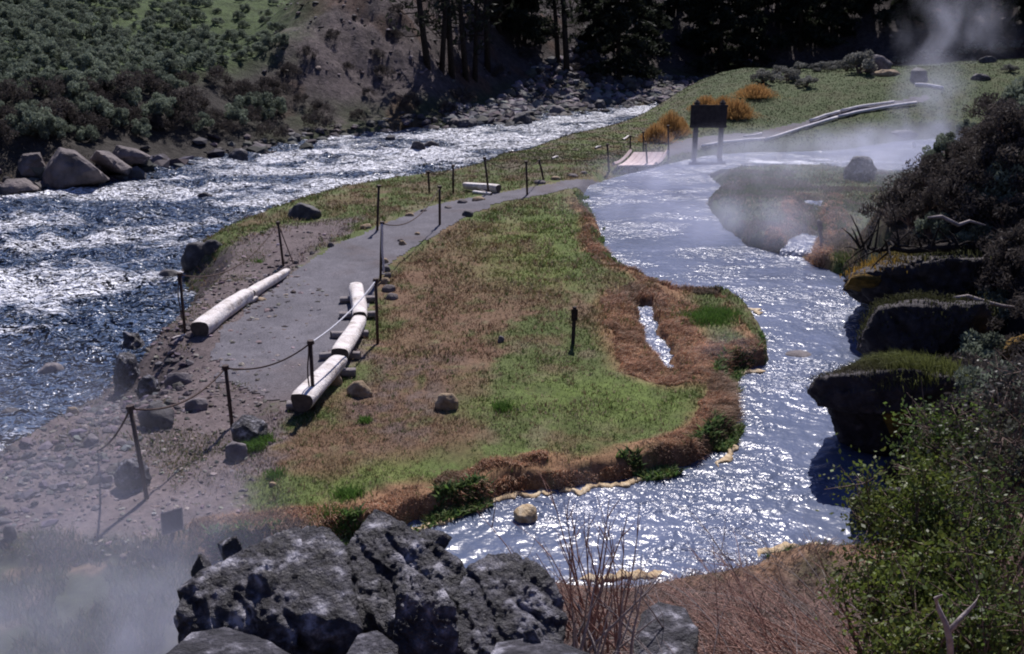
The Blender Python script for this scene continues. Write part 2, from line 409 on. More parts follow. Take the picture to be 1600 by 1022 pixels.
M['rockdarkgrey'] = mat('dark_boulder', [(.3,(.03,.028,.03)),(.5,(.07,.065,.07)),(.75,(.15,.14,.15))], 4, .7, 9, .8, .05, detail=10)  # same rock pattern in a darker grey
M['rocktan'] = mat('tan_rock', [(.3,(.16,.11,.07)),(.5,(.30,.22,.14)),(.75,(.50,.42,.30))], 6, .85, 12, .8, .04, detail=10)
M['slab'] = mat('far_slab_rock', [(.3,(.07,.06,.06)),(.5,(.14,.12,.118)),(.75,(.26,.22,.215))], 1.2, .85, 4, .9, .1, detail=10)
M['ledge'] = mat('ledge_rock', [(.3,(.018,.015,.017)),(.55,(.045,.038,.042)),(.8,(.12,.10,.10))], 4, .75, 9, 1.0, .06, detail=10)
M['moss'] = mat('ochre_moss', [(.3,(.07,.05,.012)),(.6,(.22,.13,.025)),(.8,(.36,.22,.05))], 9, .95, 40, 1, .04)
M['log'] = mat('bleached_log', [(.28,(.16,.13,.11)),(.36,(.50,.44,.40)),(.5,(.70,.65,.62)),(.75,(.82,.79,.78))], 5, .8, 9, .9, .05)
M['logend'] = mat('log_end_shade', ((.05,.04,.035),(.12,.095,.08)), 12, .9)  # shade of the backlit log ends painted into the colour
M['sleeper'] = mat('sleeper_wood', [(.3,(.13,.11,.11)),(.7,(.30,.27,.27))], 9, .85)
M['post'] = mat('rusty_iron_post', [(.3,(.022,.014,.014)),(.7,(.075,.042,.036))], 30, .7, spec=.4)
M['rope'] = mat('dark_rope', ((.05,.035,.03),(.12,.08,.07)), 60, .9)
M['ropelit'] = mat('sunlit_rope', ((.5,.5,.55),(.72,.72,.78)), 60, .7)  # bright copy of the rope, sunlight put into its colour
M['plank'] = mat('pale_plank', [(.3,(.55,.40,.38)),(.7,(.76,.62,.58))], 5, .7, 20, .5, .01)
M['timber'] = mat('white_timber', [(.3,(.50,.48,.50)),(.7,(.78,.76,.78))], 4, .7)
M['signwood'] = mat('dark_sign_wood', [(.3,(.022,.017,.018)),(.7,(.055,.045,.048))], 5, .8, 20, .6, .01)
M['signpost'] = mat('sign_post_wood', [(.3,(.06,.05,.055)),(.7,(.13,.115,.12))], 8, .85)
M['crust'] = mat('mineral_crust', [(.3,(.24,.15,.07)),(.5,(.50,.36,.19)),(.75,(.72,.62,.45))], 9, .6, 20, .9, .03, spec=.5)
M['pebble'] = vcol_mat('pebbles', (6., 30.), .6, .02, rough=.75, var=(.7,1.3))

# water
def water_mat(name, deep, milky, foam_sparkle_amt, bs, bstr, rough=.12, foam_sparkle_scale=1.2, flow=(1,1), calm=.55, calm_lo=.18):
    m, nt, b = new_mat(name)
    a = N(nt, 'ShaderNodeAttribute'); a.attribute_name = 'foam'
    tc = N(nt, 'ShaderNodeTexCoord'); mp = N(nt, 'ShaderNodeMapping'); mp.inputs['Scale'].default_value = (flow[0], flow[1], 1)
    nt.links.new(tc.outputs['Object'], mp.inputs[0])
    def nz(s, d, r=.6):
        n = N(nt, 'ShaderNodeTexNoise'); n.inputs['Scale'].default_value = s; n.inputs['Detail'].default_value = d; n.inputs['Roughness'].default_value = r
        nt.links.new(mp.outputs[0], n.inputs['Vector']); return n
    fn = nz(foam_sparkle_scale*7, 6, .85)  # fine white flecks: foam, plus sun sparkle painted into the colour
    ad = N(nt, 'ShaderNodeMath', operation='ADD'); nt.links.new(a.outputs['Fac'], ad.inputs[0]); nt.links.new(fn.outputs['Fac'], ad.inputs[1])
    r = ramp(nt, ad.outputs[0], [(.0,(0,0,0)),(.58,(0,0,0)),(.80,(1,1,1))])
    cn = nz(.5, 4); cr = ramp(nt, cn.outputs['Fac'], [(.3, deep), (.7, milky)])
    mx = N(nt, 'ShaderNodeMix', data_type='RGBA'); nt.links.new(r.outputs[0], mx.inputs[0])
    nt.links.new(cr.outputs[0], mx.inputs[6]); mx.inputs[7].default_value = (.80,.82,.88,1)
    nt.links.new(mx.outputs[2], b.inputs['Base Color'])
    rr = N(nt, 'ShaderNodeMapRange'); rr.inputs[3].default_value = rough; rr.inputs[4].default_value = .6
    nt.links.new(r.outputs[0], rr.inputs[0]); nt.links.new(rr.outputs[0], b.inputs['Roughness'])
    b.inputs['IOR'].default_value = 1.36; b.inputs['Specular IOR Level'].default_value = .5
    # calm glides and choppy stretches alternate
    cm = N(nt, 'ShaderNodeTexNoise'); cm.inputs['Scale'].default_value = calm; cm.inputs['Detail'].default_value = 4; cm.inputs['Distortion'].default_value = .8
    m3 = N(nt, 'ShaderNodeMapping'); m3.inputs['Scale'].default_value = (.55, 1.0, 1); nt.links.new(tc.outputs['Object'], m3.inputs[0]); nt.links.new(m3.outputs[0], cm.inputs['Vector'])
    cr_ = N(nt, 'ShaderNodeMapRange', interpolation_type='SMOOTHSTEP'); cr_.inputs[1].default_value = .38; cr_.inputs[2].default_value = .66; cr_.inputs[3].default_value = calm_lo; nt.links.new(cm.outputs['Fac'], cr_.inputs[0])
    prev = None
    for (s, st, di) in bs:
        n = nz(s, 3, .6); h0 = N(nt, 'ShaderNodeMath', operation='SUBTRACT'); nt.links.new(n.outputs['Fac'], h0.inputs[0]); h0.inputs[1].default_value = .5; hm = N(nt, 'ShaderNodeMath', operation='MULTIPLY'); nt.links.new(h0.outputs[0], hm.inputs[0]); nt.links.new(cr_.outputs[0], hm.inputs[1])
        prev = bump(nt, b, hm.outputs[0], st*bstr, di, prev)
    return m
M['river'] = water_mat('river_water', (.045,.08,.155), (.075,.12,.21), 1, [(1.0,1,3),(3,1,1.8)], 1.0, .30, 1.0, (.8,1.0), .35, .65)
M['river'].node_tree.nodes['Principled BSDF'].inputs['Specular IOR Level'].default_value = .8
M['stream'] = water_mat('hot_stream_water', (.08,.102,.16), (.125,.15,.235), 1, [(2.2,1,.23),(7,1,.075)], 1.0, .24, 1.6, (.9,1.0))

# ------------------------------------------------------------------ terrain sheet (fan of rows, finer near the camera), split into its kinds of ground
def fan(y0, y1, rows, cols, wid, logy=True):
    ys = np.exp(np.linspace(math.log(y0), math.log(y1), rows)) if logy else np.linspace(y0, y1, rows)
    t = np.linspace(-1, 1, cols)
    W = wid(ys); X = t[None,:]*W[:,None]; Y = np.repeat(ys[:,None], cols, 1)
    i = np.arange(rows-1)[:,None]*cols+np.arange(cols-1)[None,:]
    F = np.stack([i, i+1, i+1+cols, i+cols], -1).reshape(-1, 4)
    return X.ravel(), Y.ravel(), F
X, Y, F = fan(3.2, 230, 760, 720, lambda y: 3.0+.66*y)
X2, Y2, F2 = fan(-14, 3.2, 40, 720, lambda y: np.full_like(y, 3.0+.66*3.2), False)
F = np.vstack([F, F2+len(X)]); X = np.concatenate([X, X2]); Y = np.concatenate([Y, Y2])
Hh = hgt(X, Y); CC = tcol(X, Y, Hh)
fx = X[F].mean(1); fy = Y[F].mean(1)
far_f = sdpoly(fx, fy, FAR) > .2
pn = .12*fbm(fx, fy, 3, 4, 55)+.45*fbm(fx, fy, .9, 4, 56)*(1-ss(17,21,fy))
path_f = ((np.maximum(sdpoly(fx, fy, PATH), sdpoly(fx, fy, PATH2))+pn) > 0) & ~far_f
def sub(name, mask, m, dz=0.0):
    f = F[mask]; used = np.unique(f); mp = np.zeros(len(X), np.int64); mp[used] = np.arange(len(used))
    me = np_mesh(name, np.stack([X[used], Y[used], Hh[used]+dz], 1), mp[f], True, CC[used])
    o = link(name, me, m); tag(o, kind='structure'); return o
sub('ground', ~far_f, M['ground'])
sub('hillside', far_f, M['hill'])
pt_ = ss(17.0, 13.2, Y+1.0*fbm(X, Y, .9, 3, 57)); CD = np.tile(c_grav*1.1, (len(X),1))*(1+.25*fbm(X, Y, 1.2, 4, 58)+.15*fbm(X, Y, 8, 2, 59))[:,None]
_cc = CC; CC = mix(CD, c_dirt*(1+.25*fbm(X, Y, 2.1, 4, 42))[:,None], pt_); CC = mix(CC, c_dirt*.85+0*CC, .5*ss(.1,.5,fbm(X, Y, .8, 4, 60)))
sub('gravel_path', path_f, M['path'], .014); CC = _cc
# wider apron of land outside the view, so that the sheet reaches the horizon on every side
def apron():
    g = np.linspace(-600, 600, 161); gx, gy = np.meshgrid(g, g); gx = gx.ravel(); gy = gy.ravel()
    i = np.arange(160)[:,None]*161+np.arange(160)[None,:]; f = np.stack([i, i+1, i+162, i+161], -1).reshape(-1, 4)
    z = 10+np.clip(np.hypot(gx, gy-60)-120, 0, 400)*.3
    cx = gx[f].mean(1); cy = gy[f].mean(1)
    keep = ~((cy > -22) & (cy < 226) & (np.abs(cx) < 6+.66*np.maximum(cy, 0)))
    z = np.where((gy < 60) & (np.hypot(gx,gy)<150), np.minimum(z, -2+.02*np.hypot(gx, gy)), z)
    me = np_mesh('valley_floor', np.stack([gx, gy, z], 1), f[keep], True, np.tile(C(.09,.09,.06), (len(gx),1)))
    tag(link('valley_floor', me, M['hill']), kind='structure')
apron()

# water sheets
def water(name, pg, z, ext, m, rows, cols, y0, y1, wave, foam_sparkle_f, wid=lambda y: 3+.66*y):
    x, y, f = fan(y0, y1, rows, cols, wid)
    fx = x[f].mean(1); fy = y[f].mean(1); k = sdpoly(fx, fy, pg) > -ext
    f = f[k]; used = np.unique(f); mp = np.zeros(len(x), np.int64); mp[used] = np.arange(len(used)); x = x[used]; y = y[used]; f = mp[f]
    zz = z+wave(x, y)
    me = np_mesh(name, np.stack([x, y, zz], 1), f, True)
    a = me.attributes.new('foam', 'FLOAT', 'POINT'); a.data.foreach_set('value', foam_sparkle_f(x, y, zz-z).astype(np.float32))
    o = link(name, me, m); tag(o, kind='structure'); return o
def rwave(x, y):
    u = x*.80+y*.6; v = -x*.6+y*.8
    rap = .5+.5*fbm(x, y, .12, 2, 61)
    return (.16*ridge(u*1.0, v*.55, .8, 3, 62)+.06*fbm(x, y, 3.2, 2, 63))*(.5+.9*rap)
def rfoam_sparkle(x, y, z):
    u = x*.97+y*.25; v = -x*.25+y*.97
    f = fbm(u*.45, v*1.0, .55, 4, 66)*.42+ridge(u*.6, v*1.3, .9, 3, 67)*.16+z*.9
    sd = sdpoly(x, y, RIVER)
    boost = .10*np.exp(-((y-40)/14)**2)*ss(-14,-4,x)
    return np.clip(f*1.25+boost+.02-.25*(1-ss(0,2.0,sd)), -.6, .5)
water('river', RIVER, ZR, 5.0, M['river'], 620, 620, 9, 110, rwave, rfoam_sparkle)
def swave(x, y): return .016*fbm(x*.8, y, 1.7, 3, 71)+.014*fbm(x, y, 7, 2, 72)
def sfoam_sparkle(x, y, z):  # stream foam together with painted white sparkle
    f = fbm(x*.8, y*1.1, 1.1, 4, 76)*.36+z*2.0-.16
    for (a, b, r) in ((1250,555,.8),(1215,600,.7),(1320,470,1.1),(1290,500,.9),(1290,405,.8),(1150,265,2.2),(1060,275,1.6),(1220,250,2.5),(1350,260,3)):
        cx, cy, _ = P(a, b, ZS); f = f+.15*np.exp(-((x-cx)**2+(y-cy)**2)/r**2)
    f = f-.35*ss(-1.6,-2.6,x)
    return np.clip(f, -.6, .5)
water('hot_stream', STREAM, ZS, .5, M['stream'], 560, 560, 6.0, 52, swave, sfoam_sparkle)
def brook(name, pl, wdt, z0, z1):
    pts = []; 
    for (a, b) in zip(pl[:-1], pl[1:]):
        for t in np.linspace(0, 1, 14, endpoint=False): pts.append((a[0]+(b[0]-a[0])*t+.05*math.sin(len(pts)*.45), a[1]+(b[1]-a[1])*t))
    pts.append(pl[-1]); n = len(pts); V = []; Fc = []
    zc = hgt(np.array([p[0] for p in pts]), np.array([p[1] for p in pts]))+.13; zc = np.maximum(np.minimum.accumulate(zc), z1)
    for i, (x, y) in enumerate(pts):
        t = i/(n-1); d = Vector((pts[min(i+1,n-1)][0]-pts[max(i-1,0)][0], pts[min(i+1,n-1)][1]-pts[max(i-1,0)][1])).normalized()
        for k in range(9):
            s = (k/4-1)*wdt; xx = x-d.y*s; yy = y+d.x*s
            step = math.floor(t*5)/5*.75+t*.25
            V.append((xx, yy, zc[i]+.015*math.sin(xx*23+yy*31)))
    for i in range(n-1):
        for k in range(8): Fc.append([i*9+k, i*9+k+1, (i+1)*9+k+1, (i+1)*9+k])
    me = np_mesh(name, V, Fc, True); a = me.attributes.new('foam', 'FLOAT', 'POINT')
    a.data.foreach_set('value', np.array([-.12+.30*max(0,math.sin(i*.9+k*.5)) for i in range(n) for k in range(9)], np.float32)-.05)
    tag(link(name, me, M['stream']), kind='structure')
brook('side_brook', BROOK1, .24, -.10, -.27)
brook('side_brook', BROOK2, .42, -.10, -.27)
# ------------------------------------------------------------------ rocks
def hull_planes(pts):
    bm = bmesh.new()
    for p in pts: bm.verts.new(p)
    r = bmesh.ops.convex_hull(bm, input=bm.verts); bm.faces.ensure_lookup_table(); bm.normal_update()
    c = Vector((0,0,0)); 
    for p in pts: c += Vector(p)
    c /= len(pts); pl = []
    for f in bm.faces:
        n = f.normal.copy(); d = n.dot(f.verts[0].co-c)
        if d < 0: n, d = -n, -d
        if d > 1e-5: pl.append((n.x, n.y, n.z, d))
    bm.free(); return np.array(c), np.array(pl)
_ICO = {}
def ico(n):
    if n not in _ICO:
        bm = bmesh.new(); bmesh.ops.create_icosphere(bm, subdivisions=n, radius=1)
        _ICO[n] = (np.array([v.co[:] for v in bm.verts]), np.array([[v.index for v in f.verts] for f in bm.faces])); bm.free()
    return _ICO[n]
def rock_arrays(pts, sub=4, amp=.08, freq=1.6, seed=0, soft=.0):
    c, pl = hull_planes(pts); D, F = ico(sub)
    dots = D@pl[:,:3].T; r = np.where(dots > 1e-4, pl[:,3][None,:]/np.maximum(dots, 1e-4), 1e9)
    k = 14.0; rm = r.min(1)
    if soft: rm = -np.log(np.exp(-(np.clip(r/rm[:,None], 1, 8)-1)*soft).sum(1))/soft*rm+rm
    p = D*rm[:,None]; S = np.median(rm)
    q = p/S*freq
    n = fbm3(q, 1.0, 5, seed)*.7+fbm3(q, 1.3, 5, seed+9, True)*(.5 if sub >= 6 else .9)-.2
    step = np.round(fbm3(q*np.array([.8,.8,2.2]), 1.2, 2, seed+4)*4)/4*.35
    hf = .035*fbm3(q, 5, 6, seed+61, False, .68) if sub >= 6 else 0
    gr = 0
    if sub >= 6:
        gd = q@np.array([.9, .25, .75])+.55*fbm3(q, .9, 3, seed+81); gr = -.10*np.exp(-((gd-np.round(gd/1.1)*1.1)/.10)**2)*np.clip(.5+1.5*fbm3(q, .7, 2, seed+85), 0, 1)
    pit = np.clip(fbm3(q, 3.4, 3, seed+21)-.12, 0, 1)+.8*np.clip(fbm3(q, 7.5, 3, seed+31)-.15, 0, 1) if sub >= 6 else 0
    if sub >= 6:
        ax_ = np.random.default_rng(seed).normal(size=(3,3)); ax_ /= np.linalg.norm(ax_, axis=1)[:,None]
        for j_ in range(3):
            tq = (p/S)@ax_[j_]*2.3+.5*fbm3(q, .6, 2, seed+50+j_); fr = tq-np.floor(tq); step = step+.38*(ss(.0,.12,fr)-fr)
    p = p*(1+amp*(n+step)+hf+gr+(.05*fbm3(q, 9.0, 3, seed+41, True) if sub >= 6 else 0))[:,None]
    return p+c, F
def rock_obj(name, pts, m, label, sub=4, amp=.08, freq=1.6, seed=0, group=None, cat='rock', smooth=True, soft=0, parent=None):
    V, F = rock_arrays(pts, sub, amp, freq, seed, soft)
    if parent is None:
        base = np.array([V[:,0].mean(), V[:,1].mean(), V[:,2].min()]); V = V-base
    me = np_mesh(name, V, F, smooth); o = link(name, me, m, parent)
    if parent is None: o.location = tuple(base); tag(o, label, cat, group)
    return o
def outline_pts(px, Y, thick, shrink=.62, jit=.28):
    rg = np.random.default_rng(int(px[0][0]*3+px[0][1])); c = np.mean(px, 0); out = [PD(a, b, Y) for a, b in px]
    for p in px:
        for sgn in (-1, 1):
            k = min(.96, shrink*rg.uniform(1-jit, 1+jit)); q = c+(np.array(p, float)-c)*k; out.append(PD(q[0], q[1], Y+sgn*thick/2*rg.uniform(.6,1.15)))
    return out
def px_scale(pt):   # photo pixels per metre at a point
    return FPX/(pt[1]*cp+(CAMH-pt[2])*sp)
def ground_rock(px, py, wpx, hpx, m, label, seed, name='rock', sub=4, amp=.09, depth=.8, group=None, tilt=0, base=None, cat='rock', z=None):
    """a rock whose foot is at pixel (px, py); width and height in photo pixels"""
    g = base or PG(px, py); s = px_scale(g); W = wpx/s/2; Hh_ = hpx/s*.95; D = W*depth
    rg = np.random.default_rng(seed); pts = []
    for i in range(16):
        a = i/16*2*math.pi+rg.uniform(-.2,.2); lv = rg.choice([.15,.5,.8,1.0])
        rr = (1.0 if lv < .6 else .72 if lv < .9 else .45)*rg.uniform(.8,1.05)
        pts.append((W*rr*math.cos(a), D*rr*math.sin(a), Hh_*lv+tilt*W*rr*math.cos(a)*lv))
    for a in range(8): pts.append((W*.8*math.cos(a*.785), D*.8*math.sin(a*.785), -.25*Hh_-.03))
    zz = g[2] if z is None else z
    pts = [(p[0]+g[0], p[1]+g[1]+D*.5, p[2]+zz) for p in pts]
    return rock_obj(name, pts, m, label, sub, amp, 1.5, seed, group, cat)

# the dark pitted boulders in the foreground
FB = [
 ([(284,950),(288,920),(312,896),(345,882),(398,862),(435,835),(478,824),(508,830),(536,858),(556,960),(560,1120),(285,1120)], 5.9, 1.0, 'largest black pitted boulder in the foreground, its long left flank sloping down to the steam', .08, 6),
 ([(528,880),(560,828),(590,799),(604,805),(662,842),(712,872),(748,930),(710,1010),(632,975),(575,950),(545,985)], 6.4, .9, 'black boulder with a pointed peak in the middle of the foreground', .09, 6),
 ([(622,925),(634,897),(655,900),(690,920),(712,950),(722,1100),(606,1100)], 5.2, .5, 'upright dark rock slab leaning between the peaked boulder and the rounded boulder', .06, 6),
 ([(716,930),(730,893),(766,868),(805,868),(840,884),(866,912),(885,965),(870,1040),(830,1100),(735,1100),(714,1000)], 5.5, .75, 'rounded black boulder at the foot of the tall bare stems', .10, 6),
 ([(262,1022),(300,988),(352,980),(412,998),(470,1030),(500,1100),(262,1100)], 5.0, .7, 'low dark rock at the bottom edge left of the grassy gap', .09, 5),
 ([(535,1030),(560,992),(590,985),(620,1008),(628,1100),(530,1100)], 5.0, .5, 'small dark rock at the bottom edge below the grassy gap', .09, 5),
 ([(758,1040),(776,1004),(830,996),(882,1006),(930,1024),(950,1100),(760,1100)], 4.8, .6, 'grey topped rock at the bottom edge below the rounded black boulder', .08, 5),
 ([(988,1005),(1003,958),(1030,940),(1070,950),(1092,985),(1088,1050),(1000,1060)], 6.6, .8, 'dark rock with pale crown among the red twigs', .09, 5),
]
def leaning_pts(px, Y, th):
    """a rock whose front slopes back up to its ridge"""
    rg = np.random.default_rng(int(px[0][0]+px[1][1])); a = np.array(px, float); y0, y1 = a[:,1].min(), min(a[:,1].max(), 1060); c = a.mean(0); out = []
    for p in a:
        out.append(PD(p[0], p[1], Y-th*min(1, (p[1]-y0)/(y1-y0))**.8*rg.uniform(.9,1.1))); q = c+(p-c)*.75; out.append(PD(q[0], q[1], Y+th*.35*rg.uniform(.6,1)))
    return out
def crag(px, Y, th, lab, amp, sub, seed, nsh):
    """a boulder of tilted, broken shards grown together into one mesh"""
    P0 = leaning_pts(px, Y, th); V, F = rock_arrays(P0, sub, amp*.5, 2.2, seed); r2 = np.random.default_rng(seed); c = V.mean(0); VV = [V]; FF = [F]; n = len(V)
    S = np.ptp(V[:,0]); front = V[(V[:,1] < Y-.12*th) & (V[:,2] > np.percentile(V[:,2], 22)) & (V[:,2] < V[:,2].max()-.13*S) & (np.abs(V[:,0]-V[:,0].mean()) < .36*S)]
    d0 = np.array([.50,.35,.62])*[1 if seed % 2 else -.6, 1, 1]; d0 /= np.linalg.norm(d0)
    for k in range(nsh):
        p = front[r2.integers(0, len(front))]; d = d0+r2.normal(0,.11,3); d /= np.linalg.norm(d); e1 = np.cross(d, r2.normal(size=3)+[0,-1,.3]); e1 /= np.linalg.norm(e1); e2 = np.cross(d, e1)
        L, W_, T_ = S*r2.uniform(.13,.24), S*r2.uniform(.08,.15), S*r2.uniform(.05,.09); q = p+(c-p)*r2.uniform(.20,.34); pts = []
        for sx in (-1,1):
            for a in range(4):
                an = a*1.5708+r2.uniform(-.4,.4); ta = r2.uniform(.45,1.0); pts.append(tuple(q+d*L*sx*r2.uniform(.7,1)+e1*W_*ta*math.cos(an)+e2*T_*ta*math.sin(an)))
        v, f = rock_arrays(pts, 5, .022, 3.5, seed+k*3); VV.append(v); FF.append(f+n); n += len(v)
    V = np.vstack(VV); F = np.vstack(FF); base = np.array([c[0], c[1], V[:,2].min()]); o = link('boulder', np_mesh('boulder', V-base, F, True), M['rockdark']); o.location = tuple(base)
    return tag(o, lab, 'boulder', 'dark boulders in the foreground')
for i, (px, Y, th, lab, amp, sub) in enumerate(FB):
    crag(px, Y, th, lab, amp, sub, 100+i*7, (26, 20, 8, 16, 7, 5, 6, 7)[i])

# ledges of the dark cliff on the right bank
LED = [
 ([(1345,500),(1400,474),(1480,466),(1540,520),(1400,532),(1362,520)], 18.9, 1.2, 'small dark ledge wedged between the mossy overhang and the next ledge', .06),

 ([(1318,450),(1340,425),(1395,402),(1500,395),(1640,405),(1640,500),(1470,492),(1385,480),(1345,470)], 20.0, 2.6, 'topmost dark cliff ledge with an ochre mossy tip overhanging the stream', .05),
 ([(1343,545),(1350,522),(1372,482),(1430,470),(1540,478),(1540,580),(1420,580),(1370,562)], 17.4, 2.2, 'dark cliff ledge under the mossy overhang, above the cave shadow', .06),
 ([(1268,612),(1282,592),(1335,578),(1420,572),(1510,586),(1520,650),(1420,655),(1330,645),(1285,632)], 13.6, 1.5, 'broad rock ledge with green grass on top jutting into the stream', .05),
 ([(1296,632),(1390,640),(1480,640),(1490,715),(1392,722),(1345,706),(1316,690)], 13.7, 1.3, 'stepped black rock layer directly under the grassy ledge', .05),
 ([(1380,735),(1400,715),(1470,705),(1490,720),(1490,790),(1385,772)], 12.6, .9, 'small dark ledge low at the water between the stepped layer and the block', .06),
 ([(1331,782),(1350,770),(1402,764),(1460,780),(1460,850),(1400,840),(1343,830)], 11.5, .7, 'squat dark rock block standing in the stream beside the leafy bush', .05),
]
ledges = []
for i, (px, Y, th, lab, amp) in enumerate(LED):
    ledges.append(rock_obj('rock_ledge', outline_pts(px, Y, th, .9), M['ledge'], lab, 6, amp*1.3, 2.2, 200+i*5, 'dark rock ledges of the right bank', 'rock ledge'))
def on_part(thing, name, px, Y, th, m, amp=.12, seed=0, label=None):
    V, F = rock_arrays(outline_pts(px, Y, th, .8), 4, amp, 3, seed, 12); V = V-np.array(thing.location)
    o = link(name, np_mesh(name, V, F, True), m, thing)
    if label: o['label'] = label
    return o
ledges = ledges[1:]+ledges[:1]
on_part(ledges[0], 'moss', [(1315,452),(1330,430),(1362,418),(1392,424),(1385,452),(1350,460)], 19.6, 2.2, M['moss'], .10, 3)
on_part(ledges[2], 'moss', [(1372,640),(1380,600),(1410,590),(1430,630),(1420,670),(1395,690)], 13.0, .5, M['moss'], .16, 5)
on_part(ledges[1], 'moss', [(1560,560),(1575,528),(1610,520),(1640,550),(1610,585)], 16.0, .9, M['moss'], .16, 8)

# single rocks one can tell apart
g_riv = 'rocks standing in the river'
for (px, py, wp, hp, m, lab, dep, grp, z) in [
 (76,603,54,34,'rockgrey','angular grey boulder at the edge of the river on the lower left shore',.8,None,None),
 (16,670,54,30,'rockdarkgrey','rounded bluish grey rock at the left edge in the steam',.8,None,None),
 (108,584,22,14,'rockgrey','small rock right behind the angular boulder on the left shore',.8,None,None),
 (138,534,22,16,'rockdarkgrey','round dark cobble standing at the river edge left of the eroded bank',.8,None,None),
 (388,692,64,42,'rockdark','dark mottled boulder at the foot of the rope post beside the trail',.8,None,None),
 (368,719,46,28,'rockgrey','blocky grey stone just in front of the dark mottled boulder',.7,None,None),
 (277,602,52,22,'rockgrey','long flat grey stone on the eroded slope below the left log',.5,None,None),
 (206,560,46,40,'rockdarkgrey','dark crumbling rock at the upper end of the eroded gully',.9,None,None),
 (196,606,54,52,'rockdarkgrey','largest dark rock in the shadowed eroded gully',.9,None,None),
 (232,622,40,34,'rockdarkgrey','dark rock low in the eroded gully beside the leaning post',.9,None,None),
 (176,545,26,22,'rockdarkgrey','small dark rock at the river side of the gully',.9,None,None),
 (242,668,56,40,'rockdarkgrey','dark rock half buried behind the nearest leaning post',.8,None,None),
 (305,640,40,18,'rockgrey','low stone on the bare slope left of the second rope post',.7,None,None),
 (205,762,60,46,'rockdarkgrey','brownish rock mass left of the foot of the nearest leaning post',.8,None,None),
 (140,696,26,18,'rockgrey','pale cube shaped stone on the gravel slope in the thin steam',.8,None,None),
 (14,842,26,22,'rockdarkgrey','dark rock at the left edge above the steaming pool',.8,None,None),
 (112,650,26,14,'rocktan','reddish stone on the gravel slope near the left shore',.6,None,None),
 (306,413,62,34,'rockdarkgrey','long dark rock at the river edge behind the left logs',.6,None,None),
 (263,446,44,24,'rockdarkgrey','dark rock at the river edge behind the post with the hanging rope',.7,None,None),
 (333,392,40,18,'rockdarkgrey','rock jutting into the river at the bend of the near shore',.7,None,None),
 (228,492,40,16,'rockdarkgrey','low dark rock at the waterline left of the rope post',.7,None,None),
 (474,342,58,24,'rockdarkgrey','dark rounded rock on the near river shore above the trail',.6,None,None),
 (698,640,42,26,'rocktan','pale topped stone lying alone in the meadow',.6,None,None),
 (562,620,42,24,'rocktan','orange brown stone right of the nearest log',.6,None,None),
 (524,602,26,18,'rocktan','pale orange stone tucked against the nearest log',.7,None,None),
 (783,535,12,10,'rockgrey','small grey stone in the middle of the meadow',.8,None,None),
 (1345,282,56,38,'rockdark','dark jagged boulder on the green bank across the hot stream',.7,None,None),
 (1437,128,34,22,'rockdarkgrey','dark square boulder on the far green slope',.8,None,None),
 (1372,112,48,26,'rockgrey','grey boulder at the edge of the far sagebrush row',.8,None,None),
 (1388,118,52,9,'rocktan','long low brown rock in front of the grey boulder on the far slope',.5,None,None),
 (1534,124,34,9,'rockdarkgrey','flat dark rock on the far slope near the right edge',.6,None,None),
 (1545,98,30,10,'rockdarkgrey','dark rock below the far right sagebrush',.6,None,None),
 (1410,212,60,8,'rockdarkgrey','low dark hummock of rock behind the steam',.5,None,None),
 (628,384,14,8,'rocktan','brown stone on the right edge of the gravel trail',.8,None,None),
 (730,338,20,9,'rockdarkgrey','dark brown stone at the right edge of the trail further up',.8,None,None),
 ]:
    gl_ = 'gully' in lab or 'rock mass' in lab
    ground_rock(px, py, wp, hp, M['rockdark' if gl_ else m], lab, px*7+py, depth=dep, group=grp, z=z, amp=.2 if gl_ else .09, sub=5 if gl_ else 4)
for (px, py, wp, hp, m, lab) in [
 (372,249,34,16,'rockdarkgrey','dark rock in the river below the far bank overhang'),
 (318,311,26,10,'rockdarkgrey','low flat rock in the river amid white rapids on the left'),
 (652,236,30,15,'rockdarkgrey','rounded rock in mid river, left one of a touching pair'),
 (673,231,26,11,'rockdarkgrey','lower rock in mid river, right one of a touching pair'),
 (817,194,38,20,'rockdarkgrey','large dark boulder at the far river edge below the bare trunks'),
 (870,179,30,14,'rockgrey','grey boulder at the start of the far cobble bar'),
 (938,171,24,15,'rockdarkgrey','dark rock at the waterline of the far cobble bar'),
 (604,201,38,16,'rockdarkgrey','dark rock at the far river edge below the steep slope'),
 (728,200,40,14,'rockdarkgrey','low dark rock at the far shore beneath the bare trunks'),
 (816,243,28,8,'rockdarkgrey','flat dark rock in the river beside the near grassy point'),
 (610,220,22,8,'rockdarkgrey','small dark rock breaking the river left of the touching pair'),
 (886,170,20,10,'rockdarkgrey','small dark boulder right of the grey boulder on the far shore'),
 (455,221,30,14,'rockdarkgrey','dark rock on the green far shore left of the steep slope')]:
    g = P(px, py, ZR); ground_rock(px, py, wp, hp, M[m], lab, px*3+py, depth=.8, group=g_riv, base=g)
